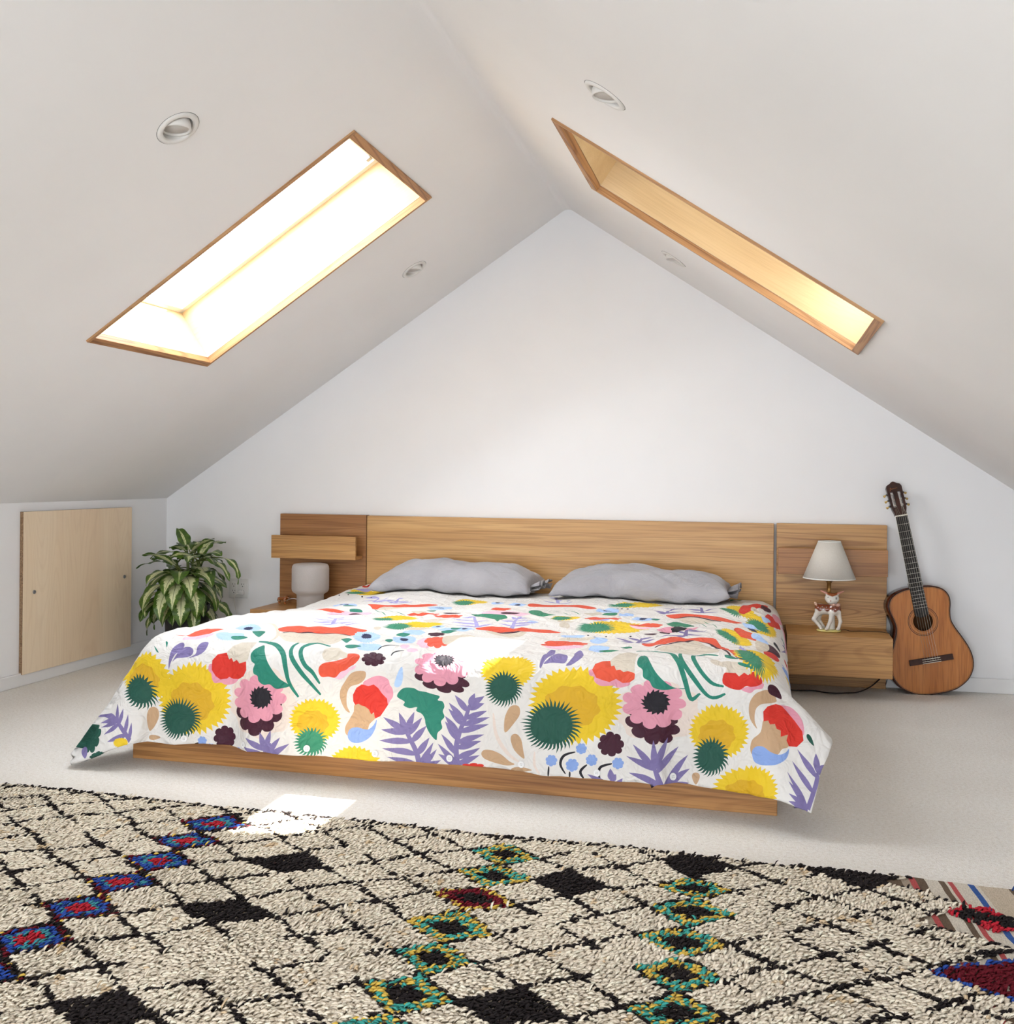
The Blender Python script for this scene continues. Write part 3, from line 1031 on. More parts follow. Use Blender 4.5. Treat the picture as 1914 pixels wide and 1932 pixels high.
['scallop','blue',[0.4617,2.1913,0.0202,-0.001,0.0004,0.019],7,0.0],
['scallop','blue',[0.5208,2.1726,0.0182,-0.0014,0.0001,0.0182],7,0.0],
['scallop','blue',[0.6008,2.177,0.0181,-0.002,0.0005,0.0173],7,0.0],
['ribbon','black',[471,2152,436,2166,426,2192,442,2220],0.0081,0],
['ribbon','black',[391,2201,390,2229],0.0056,0],
['ribbon','black',[455,2210,455,2229],0.0057,0],
['ribbon','black',[507,2188,487,2209,498,2229],0.0081,0],
['ribbon','black',[583,2180,550,2190,543,2211,550,2236],0.0081,0],
['poly','teal',[655,1763,644,1834,646,1874,663,1893,668,1920,687,1932,699,1950,723,1956,742,1955,765,1950,784,1948,808,1948,776,1950,742,1938,704,1901,677,1842],1,0],
['ribbon','teal',[624,1720,674,1703,725,1745,764,1842,790,1919,810,1976,837,1963],0.0158,0],
['ribbon','teal',[772,1710,767,1789,784,1861,823,1924,864,1968,909,1957],0.014,0],
['ribbon','teal',[882,1785,844,1765,814,1774,809,1817,830,1880,867,1926,904,1937],0.0139,0],
['poly','pink',[952,1937,981,1927,1020,1912,1019,1927,997,1935,982,1947,962,1944],1,0],
['poly','red',[900,1911,908,1893,936,1887,946,1899,960,1883,973,1893,990,1880,1005,1886,1018,1910,1002,1924,982,1930,967,1929,948,1942,923,1941,902,1929],1,0],
['poly','beige',[887,1843,911,1834,945,1838,970,1868,980,1885,973,1895,961,1886,947,1900,937,1889,908,1893,910,1870,892,1858],0,0],
['sun','yellow',[0.8925,2.063,0.0887,-0.0086,0.0015,0.0791],36,0.0],
['blobby','ochre',[0.8861,2.0729,0.054,-0.006,0.0007,0.0469],9,0.0],
['hair','dkgreen',[0.8706,2.137,0.0558,-0.0076,0.0009,0.0622],28,0.0],
['poly','pink',[1081,1961,1117,1938,1148,1943,1176,1966,1191,2001,1180,2007,1144,1983,1110,1970],1,0],
['poly','tan',[1075,1948,1062,1929,1037,1926,1003,1943,982,1969,976,1997,985,2024,1013,2045,1001,2023,1002,1994,1016,1977,1042,1962],1,0],
['poly','tan',[1035,2017,1064,2014,1099,2024,1137,2031,1146,2062,1121,2082,1097,2106,1025,2099,997,2116,986,2101,995,2078,1028,2052],1,0],
['poly','red',[1036,2020,1031,1994,1044,1971,1074,1955,1099,1951,1126,1961,1155,1977,1184,1997,1195,2022,1177,2053,1146,2063,1133,2049,1137,2030,1109,2046,1107,2028,1090,2028,1081,2017,1062,2024,1054,2015],0,0],
['poly','blue',[998,2122,997,2105,1018,2094,1046,2092,1075,2101,1111,2102,1136,2087,1148,2070,1144,2102,1108,2130,1059,2141,1014,2137],1,0],
['fern','lav',[[734,2246,719,2202,711,2183],[644,2117,705,2100,746,2091,625,2152,777,2118,805,2139,633,2201,811,2183,642,2234,809,2225]],0.0155,0],
['fern','lav',[[588,2253,582,2226],[508,2216,578,2193,596,2208,616,2218,547,2234]],0.0155,0],
['fern','lav',[[1259,2222,1267,2140,1266,2101],[1180,2059,1241,2044,1168,2101,1153,2140,1163,2166,1169,2199,1171,2221,1285,2059,1289,2084,1240,2232]],0.0155,0],
['sun','yellow',[0.9991,2.2188,0.1263,-0.0171,0.0063,0.0746],34,0.0],
['blobby','ochre',[0.9857,2.2286,0.08,-0.0108,0.0051,0.0438],9,0.0],
['drop','tan',[0.8285,2.2077,0.0126,-0.0027,0.0003,0.017],0,0.0],
['drop','maroon',[1.0657,1.9156,0.0266,0.0079,-0.0105,0.0231],0,0.0],
['drop','dkgreen',[1.2139,2.0108,0.0043,-0.0064,0.0141,0.0121],0,0.0],
['poly','beige',[58,1466,185,1421,193,1478,162,1551,109,1542],1,0],
['poly','orange',[-3,1397,46,1366,74,1372,124,1362,155,1342,201,1335,246,1328,306,1357,279,1387,185,1401,130,1448,40,1438],1,0],
['ribbon','maroon',[47,1447,132,1457,186,1406],0.0176,0],
['poly','beige',[684,1674,709,1553,749,1447,794,1398,849,1529,881,1731,788,1747],1,0],
['poly','orange',[622,1553,656,1501,704,1386,760,1327,813,1283,853,1304,878,1434,905,1542,938,1768,921,1740,883,1575,833,1396,784,1390,722,1480,675,1586,643,1598],1,0],
['ribbon','maroon',[673,1617,723,1496,784,1386,833,1385,884,1604,920,1787],0.0146,0],
['poly','beige',[666,826,752,821,836,907,809,938,723,964],1,0],
['poly','orange',[627,746,688,739,777,778,854,827,906,886,940,917,907,937,857,897,781,838,711,812,667,837],1,0],
['ribbon','maroon',[667,839,712,819,782,851,857,903],0.0166,0],
['poly','orange',[24,638,100,631,188,622,282,652,330,694,291,708,208,664,115,702,48,745],1,0],
['poly','orange',[153,1334,217,1328,271,1330,307,1362,276,1380,219,1386,168,1395],1,0],
['poly','orange',[-665,813,-571,860,-533,827,-460,779,-364,742,-429,866,-512,881,-572,955,-610,907],1,0],
['poly','beige',[-570,942,-506,896,-426,893,-474,981],1,0],
['sun','yellow',[-0.257,0.5913,0.0787,-0.0082,0.028,0.0957],30,0.0],
['hair','green',[-0.2846,0.6186,0.0597,-0.0056,0.0229,0.0756],24,0.0],
['sun','yellow',[-0.3689,1.2424,0.0867,-0.0137,0.015,0.0393],30,0.0],
['hair','green',[-0.4161,1.2685,0.0467,-0.0124,0.016,0.0403],24,0.0],
['sun','yellow',[-0.23,1.3609,0.0925,-0.0091,0.0211,0.0599],34,0.0],
['hair','green',[-0.3011,1.4141,0.0595,-0.016,0.0242,0.0638],30,0.0],
['sun','yellow',[-0.8716,0.3175,0.1257,0.0591,0.0399,0.0977],30,0.0],
['hair','green',[-0.9397,0.304,0.067,0.0008,0.0181,0.0425],24,0.0],
['sun','yellow',[0.4952,1.2335,0.1239,-0.0321,0.0191,0.139],40,0.0],
['hair','green',[0.4166,1.2611,0.0782,-0.0133,0.0158,0.0969],36,0.0],
['sun','yellow',[0.2732,1.0941,0.0567,-0.0311,0.0095,0.0494],26,0.0],
['hair','green',[0.2591,1.1087,0.0464,-0.024,0.0079,0.0396],20,0.0],
['sun','yellow',[0.488,0.5038,0.1064,-0.0676,0.0101,0.086],34,0.0],
['hair','green',[0.4184,0.5543,0.0653,-0.0308,0.0072,0.0524],28,0.0],
['sun','ltblue',[-0.3143,0.8748,0.0525,-0.0129,0.0334,0.1015],34,0.09],
['sun','navy',[-0.3142,0.8752,0.019,-0.0115,0.0141,0.0427],15,0.25],
['sun','ltblue',[-0.1426,1.4105,0.0288,0.0028,0.0082,0.0245],34,0.09],
['sun','navy',[-0.1429,1.4096,0.0117,0.0016,0.0031,0.0092],15,0.25],
['sun','ltblue',[-0.0304,1.4386,0.0337,-0.0134,0.0124,0.0411],34,0.09],
['sun','navy',[-0.0298,1.4403,0.0135,-0.0052,0.0047,0.0155],15,0.25],
['sun','ltblue',[-0.8042,0.7561,0.1032,0.0892,0.0394,0.0894],34,0.09],
['sun','navy',[-0.7936,0.7797,0.0442,0.0428,0.0169,0.0384],15,0.25],
['sun','ltblue',[-0.0174,0.703,0.0391,-0.0171,0.0126,0.051],34,0.09],
['sun','navy',[-0.0155,0.7109,0.0163,-0.004,0.0043,0.0176],15,0.25],
['sun','ltblue',[-0.118,0.6526,0.0327,0.004,0.0091,0.034],34,0.09],
['sun','navy',[-0.1175,0.6542,0.0131,0.0017,0.0035,0.0132],15,0.25],
['sun','ltblue',[-0.093,1.4648,0.037,0.0008,0.0093,0.0288],34,0.09],
['sun','ltblue',[0.3798,0.7172,0.0485,-0.0231,0.0091,0.0603],34,0.09],
['sun','navy',[0.379,0.7124,0.0195,-0.0082,0.0038,0.0253],15,0.25],
['sun','ltblue',[0.4734,0.8256,0.0281,-0.0338,0.0108,0.0821],34,0.09],
['sun','ltblue',[0.557,0.9387,0.0444,-0.0347,0.0077,0.0674],34,0.09],
['sun','navy',[0.5569,0.938,0.0182,-0.0105,0.003,0.0263],15,0.25],
['sun','ltblue',[0.4981,1.6866,0.0354,-0.0001,0.0118,0.0738],34,0.09],
['sun','ltblue',[0.4684,1.5009,0.0315,-0.0065,0.0091,0.0568],34,0.09],
['sun','ltblue',[0.366,1.4372,0.0454,-0.0053,0.0067,0.0357],34,0.09],
['sun','ltblue',[0.1735,1.2345,0.0181,-0.0184,0.0051,0.0223],34,0.09],
['drop','green',[0.4101,0.8596,0.033,-0.0168,0.0094,0.0631],0,0.0],
['drop','green',[0.5834,1.6573,0.0206,-0.0044,0.0044,0.0337],0,0.0],
['drop','green',[0.5384,1.7349,0.0333,0.0057,0.0029,0.0195],0,0.0],
['drop','teal',[0.6082,0.9396,0.0208,-0.0187,0.0032,0.0314],0,0.0],
['drop','teal',[-0.2041,1.609,0.0265,-0.0118,0.0128,0.0345],0,0.0],
['drop','teal',[-0.069,1.5071,0.0312,0.0005,0.0072,0.0225],0,0.0],
['drop','teal',[-0.064,1.4401,0.0186,-0.0079,0.0059,0.0188],0,0.0],
['drop','teal',[-0.3032,1.0169,0.0213,-0.0077,0.0103,0.0302],0,0.0],
['drop','teal',[-0.7161,0.8822,0.0418,0.0063,0.0148,0.0342],0,0.0],
['fern','lit_lav',[[-3,1381,-69,1189],[-165,1207,-124,1317,-91,1372,-123,1178,-97,1173,-40,1155,4,1231,45,1325,-119,1263]],0.013,0],
['fern','lit_lav',[[124,1361,101,1185],[56,1305,50,1241,58,1189,68,1141,109,1129,148,1153,178,1187,200,1214,176,1272]],0.013,0],
['fern','lit_lav',[[-519,1506,-587,1328],[-670,1387,-624,1458,-573,1508,-634,1314,-575,1265,-522,1305,-469,1376,-438,1423,-633,1416]],0.013,0],
['fern','lit_lav',[[-660,767,-696,612],[-849,490,-774,636,-820,477,-631,640,-580,702,-549,735,-602,781]],0.013,0],
['fern','lit_lav',[[-549,784,-569,697],[-634,717,-598,759,-551,673,-511,711,-490,716]],0.013,0],
['fern','lav',[[599,1514,609,1437],[515,1447,533,1497,553,1536,557,1421,648,1425,660,1451,650,1492]],0.013,0],
['fern','lav',[[747,1296,745,1196],[665,1398,672,1319,696,1351,700,1231,778,1142,814,1126,825,1154,804,1232]],0.013,0],
['fern','lav',[[625,694,645,578],[560,643,583,691,594,558,675,492,707,587,703,700]],0.013,0],
['fern','lav',[[776,748,758,531],[695,588,721,699,731,484,793,509,829,616,840,745,811,747]],0.013,0],
['fern','lit_lav',[[136,555,87,378],[9,396,54,510,47,351,121,344,171,428,194,519,79,565]],0.013,0],
['poly','green',[-103,1115,-69,1095,-37,1087,1,1100,34,1115,54,1153,40,1183,40,1245,11,1196,-22,1158,-54,1144,-77,1144],1,0],
['poly','green',[98,985,113,927,139,938,177,1006,224,1045,169,1100,128,1065],1,0],
['ribbon','green',[177,870,219,907,279,1011],0.0055,0],
['ribbon','green',[218,816,255,820,301,915],0.0061,0],
['poly','green',[656,1055,679,981,723,976,758,1004,756,1049,722,1107,690,1176],1,0],
['ribbon','green',[758,913,783,962,808,1029],0.004,0],
['ribbon','green',[791,912,822,974,847,1040],0.0041,0],
['poly','teal',[-675,991,-636,981,-603,1025,-577,1107,-617,1097],1,0],
['ribbon','green',[-566,982,-501,1085,-434,1194],0.0052,0],
['ribbon','green',[-528,967,-429,1101,-356,1184],0.0048,0],
['poly','palepink',[-729,1095,-688,1034,-601,1064,-521,1124,-526,1200,-590,1228,-665,1209],1,0],
['drop','maroon',[-0.6751,1.146,0.0324,-0.009,0.0142,0.0314],0,0.0],
['drop','maroon',[-0.5772,1.1626,0.038,0.0187,0.0106,0.0249],0,0.0],
['scallop','orange',[-0.2915,1.1539,0.0597,-0.0292,0.0087,0.025],7,0.0],
['scallop','orange',[-0.1846,1.1635,0.0553,-0.0194,0.0108,0.0334],7,0.0],
['scallop','orange',[-0.0177,0.952,0.0494,-0.01,0.0153,0.0584],7,0.0],
['scallop','orange',[-0.7583,1.0173,0.0954,0.0542,0.0207,0.0447],7,0.0],
['scallop','maroon',[-0.0919,1.5815,0.0308,-0.003,0.0141,0.0423],8,0.0],
['poly','palepink',[-72,1084,-13,1046,55,1042,132,1081,72,1111,-20,1105],1,0],
['drop','maroon',[0.0457,1.0749,0.0377,-0.008,0.0052,0.0203],0,0.0],
['drop','maroon',[-0.1871,1.1018,0.0361,-0.0053,0.0044,0.014],0,0.0],
['drop','beige',[-0.3204,1.1214,0.0274,-0.0226,0.0131,0.0372],0,0.0],
['drop','beige',[-0.1958,1.2675,0.0568,0.0029,0.0082,0.0246],0,0.0],
['drop','beige',[-0.1992,1.4484,0.0585,-0.0007,0.0089,0.0253],0,0.0],
['drop','beige',[-0.3525,1.4843,0.0132,-0.0075,0.0164,0.041],0,0.0],
['drop','beige',[0.288,1.1729,0.0293,-0.0148,0.0055,0.0281],0,0.0],
['drop','beige',[0.2973,1.247,0.0195,-0.0079,0.008,0.0404],0,0.0],
['scallop','orange',[0.3674,1.6024,0.0789,-0.0135,0.0114,0.059],8,0.0],
['poly','palepink',[310,1636,377,1653,438,1642,427,1688,367,1696,330,1680],1,0],
['scallop','orange',[0.5942,1.1703,0.0603,-0.0124,0.0062,0.0548],8,0.0],
['poly','palepink',[533,1192,585,1227,627,1224,584,1269],1,0],
['scallop','orange',[0.4136,1.0533,0.0675,-0.0395,0.0077,0.0497],8,0.0],
['scallop','maroon',[0.6741,1.2832,0.0194,-0.023,0.0035,0.0372],7,0.0],
['poly','pink',[639,1248,676,1190,726,1155,783,1059,741,1211,683,1273],1,0],
['blobby','black',[0.7181,1.1917,0.0282,-0.0434,0.0043,0.0555],8,0.0],
['drop','maroon',[0.6314,1.3666,0.0218,-0.0096,0.0018,0.0165],0,0.0],
['drop','beige',[0.3459,0.884,0.0383,-0.0196,0.0141,0.085],0,0.0],
['drop','beige',[0.2822,1.1825,0.0249,-0.015,0.0057,0.0291],0,0.0],
['drop','beige',[0.3118,1.2632,0.0099,-0.0048,0.0081,0.042],0,0.0],
['drop','beige',[0.3906,1.4872,0.0635,-0.0119,0.0061,0.0333],0,0.0],
['drop','lit_lav',[0.4154,1.1008,0.0302,-0.0215,0.0034,0.0216],0,0.0],
['drop','black',[0.4156,1.4115,0.0045,-0.0011,0.0026,0.0151],0,0.0],
['drop','black',[0.4433,1.4393,0.0043,-0.0018,0.0024,0.0144],0,0.0],
['drop','black',[0.4804,1.4162,0.0045,-0.0004,0.0019,0.0124],0,0.0],
['drop','black',[0.5657,1.4092,0.0045,-0.0002,0.001,0.0078],0,0.0],
['drop','black',[0.4128,0.6483,0.0053,-0.0022,0.002,0.0141],0,0.0],
['drop','black',[0.4298,0.6371,0.0051,-0.0032,0.0021,0.0153],0,0.0],
['drop','black',[0.4537,0.6302,0.0053,-0.0023,0.0018,0.014],0,0.0],
['drop','black',[-1.0041,0.3603,0.0065,0.0025,0.006,0.0129],0,0.0],
['drop','black',[-0.9609,0.3489,0.0052,0.0001,0.0042,0.0096],0,0.0],
['drop','black',[-0.8575,0.4213,0.0073,0.0056,0.0065,0.0155],0,0.0],
['drop','black',[-0.7557,0.557,0.0085,0.009,0.0064,0.0157],0,0.0],
['poly','red',[-1001,79,-976,-10,-908,-37,-893,21,-923,83,-964,112],1,0],
['drop','lit_lav',[-0.9294,0.2139,0.0488,-0.009,0.0198,0.0476],0,0.0],
['drop','beige',[-0.9796,-0.0214,0.0411,-0.016,0.0054,0.0144],0,0.0],
['sun','yellow',[0.9296,0.6563,0.0698,0.1442,-0.0026,0.1476],30,0.0],
['hair','green',[0.8837,0.6795,0.0537,0.1252,-0.0004,0.0954],26,0.0],
['sun','yellow',[1.015,0.9414,0.0622,0.0726,-0.0189,0.1866],30,0.0],
['hair','green',[0.9996,0.9526,0.0551,0.0869,-0.0098,0.1016],28,0.0],
['sun','yellow',[0.9206,1.2275,0.0617,0.1565,-0.0068,0.1092],30,0.0],
['hair','green',[0.8897,1.2135,0.0541,0.1406,-0.0037,0.0751],28,0.0],
['sun','yellow',[0.9965,1.73,0.0739,0.0811,-0.0158,0.1619],34,0.0],
['hair','green',[0.9758,1.7473,0.0534,0.1229,-0.0088,0.1065],32,0.0],
['drop','red',[0.9803,0.4321,0.0622,-0.2259,0.0023,0.1896],0,0.0],
['drop','red',[1.0636,0.6949,0.044,0.0184,-0.018,0.1618],0,0.0],
['drop','pink',[1.0927,0.4594,0.0374,-0.0293,-0.015,0.1475],0,0.0],
['drop','orange',[0.9648,1.1679,0.0552,0.131,-0.0048,0.079],0,0.0],
['drop','maroon',[1.0474,1.4201,0.0338,0.0506,-0.0147,0.1104],0,0.0],
['drop','red',[1.0454,1.5457,0.0324,0.0019,-0.0068,0.0748],0,0.0],
['drop','beige',[0.9022,0.2169,0.038,-0.0304,0.0033,0.148],0,0.0],
['drop','beige',[0.9874,0.6089,0.0208,0.0599,-0.0038,0.0632],0,0.0],
['drop','beige',[1.0111,1.3986,0.026,0.0719,-0.0095,0.1453],0,0.0],
['drop','maroon',[1.0309,0.3992,0.0267,0.0218,-0.0063,0.1314],0,0.0],
['drop','ltblue',[0.9734,0.9805,0.0347,0.0663,-0.0032,0.0387],0,0.0],
['drop','ltblue',[1.006,1.227,0.0318,0.0723,-0.0052,0.055],0,0.0],
['drop','ltblue',[1.0291,0.7791,0.0214,0.0059,-0.0047,0.0573],0,0.0],
['drop','navy',[0.9766,1.0356,0.0202,0.0444,-0.0011,0.0232],0,0.0],
['drop','green',[0.8979,0.0188,0.0329,-0.0338,-0.0,0.0199],0,0.0],
['drop','teal',[0.9215,1.7973,0.021,0.0134,-0.0007,0.0211],0,0.0],
['drop','navy',[0.9556,1.8006,0.0204,0.0154,-0.0008,0.0153],0,0.0],
['drop','teal',[0.9649,1.854,0.0238,0.0111,-0.0015,0.0104],0,0.0],
['drop','black',[1.0742,1.2499,0.0159,0.04,-0.0044,0.0284],0,0.0],
['fern','lav',[[1242,549,1182,334],[1746,-3060,1866,-3620,1996,-4235,1953,-3763,1101,902,1098,1088,1093,1277,1763,-3312]],0.0155,0],
['drop','lit_lav',[0.9513,1.5547,0.0136,0.1009,-0.0012,0.0681],0,0.0],
['drop','beige',[0.8851,1.8488,0.0245,0.0155,-0.0022,0.0167],0,0.0],
]
BUTTONS = [(-0.836, 2.215), (-0.622, 2.211), (-0.395, 2.206), (-0.167, 2.204), (0.077, 2.211), (0.306, 2.206), (0.538, 2.213), (0.761, 2.217)]

M_FAB = {}


def fabric(name, col):
    m, nt, bs, _ = newmat('print_' + name)
    v_ = objcoord(nt)
    f_ = noise(nt, v_, 5.0, 0)
    d_ = tuple(x_ * 0.93 for x_ in col[:3]) + (1,)
    link(nt, ramp(nt, f_, [(0.35, d_), (0.65, col)]), bs.inputs['Base Color'])
    bs.inputs['Roughness'].default_value = 0.62
    bs.inputs['Specular IOR Level'].default_value = 0.3
    cr = noise(nt, objcoord(nt, (1, 1, 1), (0.4, 0.2, 0.9)), 17, 2, 0.55, 1.6)
    cr2 = noise(nt, objcoord(nt, (30, 9, 22), (0.2, 0.5, 0.7)), 1.0, 1, 0.5, 0.8)
    h = mth(nt, 'ADD', cr, mth(nt, 'MULTIPLY', cr2, 0.35))
    bump(nt, bs, h, 0.6, 0.02)
    M_FAB[name] = m
    return m


PAL = [('ground', (232, 227, 221)), ('peach', (234, 217, 205)), ('yellow', (234, 197, 40)), ('ochre', (220, 172, 38)), ('dkgreen', (34, 84, 70)), ('green', (54, 134, 102)),
       ('teal', (40, 128, 108)), ('lav', (128, 116, 164)), ('lit_lav', (170, 164, 214)), ('pink', (228, 154, 172)), ('palepink', (240, 196, 212)), ('red', (214, 52, 40)),  # paler lavender: brighter light on the bed top put into the print colour
       ('orange', (226, 86, 58)), ('maroon', (66, 24, 42)), ('black', (28, 24, 32)), ('navy', (34, 40, 78)), ('tan', (198, 162, 126)), ('beige', (216, 204, 186)),
       ('blue', (138, 166, 222)), ('ltblue', (178, 206, 244))]
PIDX = {n_: i_ for i_, (n_, c_) in enumerate(PAL)}
for n_, c_ in PAL:
    fabric(n_, srgb(*c_))


def motif_loops():
    """Closed outlines in the flat cloth, in painting order: list of (palette index, Nx2 array)."""
    out = []
    jr = np.random.default_rng(3)

    def radial(p, a, r):
        c0, e1, e2 = np.array(p[0:2]), np.array(p[2:4]), np.array(p[4:6])
        return c0 + np.outer(r * np.cos(a), e1) + np.outer(r * np.sin(a), e2)
    for kind, col, p, n_, k in PRINT:
        ci = PIDX[col]
        if kind == 'sun':
            d = k or 0.15
            a = np.arange(2 * n_) * math.pi / n_ + 0.1
            r = np.where(np.arange(2 * n_) % 2 == 0, 1.0, 1 - d) + jr.uniform(-0.02, 0.02, 2 * n_)
            if k == 0.22:       # swirled centre
                a = a + np.where(np.arange(2 * n_) % 2 == 0, 0.16, 0.0)
            out.append((ci, radial(p, a, r)))
        elif kind == 'hair':
            A, R_ = [], []
            st = 2 * math.pi / n_
            for i in range(n_):
                a = i * st
                ln_ = jr.uniform(0.90, 1.03)
                bend = 0.85 * math.sin(a + 0.6) + 0.25
                A += [a - 0.46 * st, a + (-0.16 + 0.30 * bend) * st, a + (0.05 + bend) * st, a + (0.26 + 0.34 * bend) * st, a + 0.42 * st]
                R_ += [0.66, 0.84, ln_, 0.82, 0.665]
            out.append((ci, radial(p, np.array(A), np.array(R_))))
        elif kind == 'scallop':
            a = np.linspace(0, 2 * math.pi, n_ * 8, endpoint=False)
            out.append((ci, radial(p, a + 0.3, 0.80 + 0.20 * np.abs(np.sin(n_ * a / 2)) ** 0.6)))
        elif kind == 'blobby':
            a = np.linspace(0, 2 * math.pi, 40, endpoint=False)
            out.append((ci, radial(p, a, 0.95 + 0.06 * np.sin(n_ * a))))
        elif kind == 'drop':
            a = np.linspace(0, 2 * math.pi, 22, endpoint=False)
            e1 = np.cos(a)
            e2 = np.sin(a) * (1 - 0.45 * np.cos(a)) * 0.85
            c0, u1, u2 = np.array(p[0:2]), np.array(p[2:4]), np.array(p[4:6])
            if np.linalg.norm(u2) > np.linalg.norm(u1):
                u1, u2 = u2, u1
            out.append((ci, c0 + np.outer(e1, u1) + np.outer(e2, u2)))
        elif kind == 'poly':
            q = np.array(p, float).reshape(-1, 2) / 1000
            out.append((ci, np.array(catmull(q, 4, True)) if n_ else q))
        elif kind == 'ribbon':
            q = np.array(catmull(np.array(p, float).reshape(-1, 2) / 1000, 5))
            t_ = np.gradient(q, axis=0)
            t_ /= np.maximum(np.linalg.norm(t_, axis=1), 1e-9)[:, None]
            nn = np.stack([-t_[:, 1], t_[:, 0]], 1)
            u = np.linspace(0, 1, len(q))
            w_ = n_ * 0.5 * (0.22 + 0.78 * np.sin(math.pi * np.clip(u * 0.94 + 0.03, 0, 1)) ** 0.7)[:, None]
            out.append((ci, np.concatenate([q + nn * w_, (q - nn * w_)[::-1]])))
        elif kind == 'fern':
            st = np.array(catmull(np.array(p[0], float).reshape(-1, 2) / 1000, 6)) if len(p[0]) > 4 else np.linspace(np.array(p[0][:2]) / 1000, np.array(p[0][2:]) / 1000, 7)
            tips = np.array(p[1], float).reshape(-1, 2) / 1000
            t_ = np.gradient(st, axis=0)
            t_ /= np.maximum(np.linalg.norm(t_, axis=1), 1e-9)[:, None]
            nn = np.stack([-t_[:, 1], t_[:, 0]], 1)
            w_ = (n_ * np.linspace(0.62, 0.35, len(st)))[:, None]
            out.append((ci, np.concatenate([st + nn * w_, (st - nn * w_)[::-1]])))
            ax = st[-1] - st[0]
            L = np.linalg.norm(ax)
            ax = ax / L
            for tp in tips:
                h = (tp - st[0]) @ ax
                side_ = abs((tp - st[0]) @ np.array([-ax[1], ax[0]]))
                u = np.clip((h - 0.75 * side_) / L, 0.0, 1.0)
                at_ = st[int(round(u * (len(st) - 1)))]
                d = tp - at_
                ll = np.linalg.norm(d)
                if ll < 1e-4:
                    continue
                d = d / ll
                nr = np.array([-d[1], d[0]])
                uu = np.linspace(0, 1, 8)
                ww = n_ * (0.20 + 0.60 * np.sin(math.pi * uu ** 0.9)) * (1 - uu) ** 0.35
                c_ = at_ + np.outer(uu, d) * ll
                out.append((ci, np.concatenate([c_ + nr * ww[:, None], (c_ - nr * ww[:, None])[:-1][::-1]])))
    return out


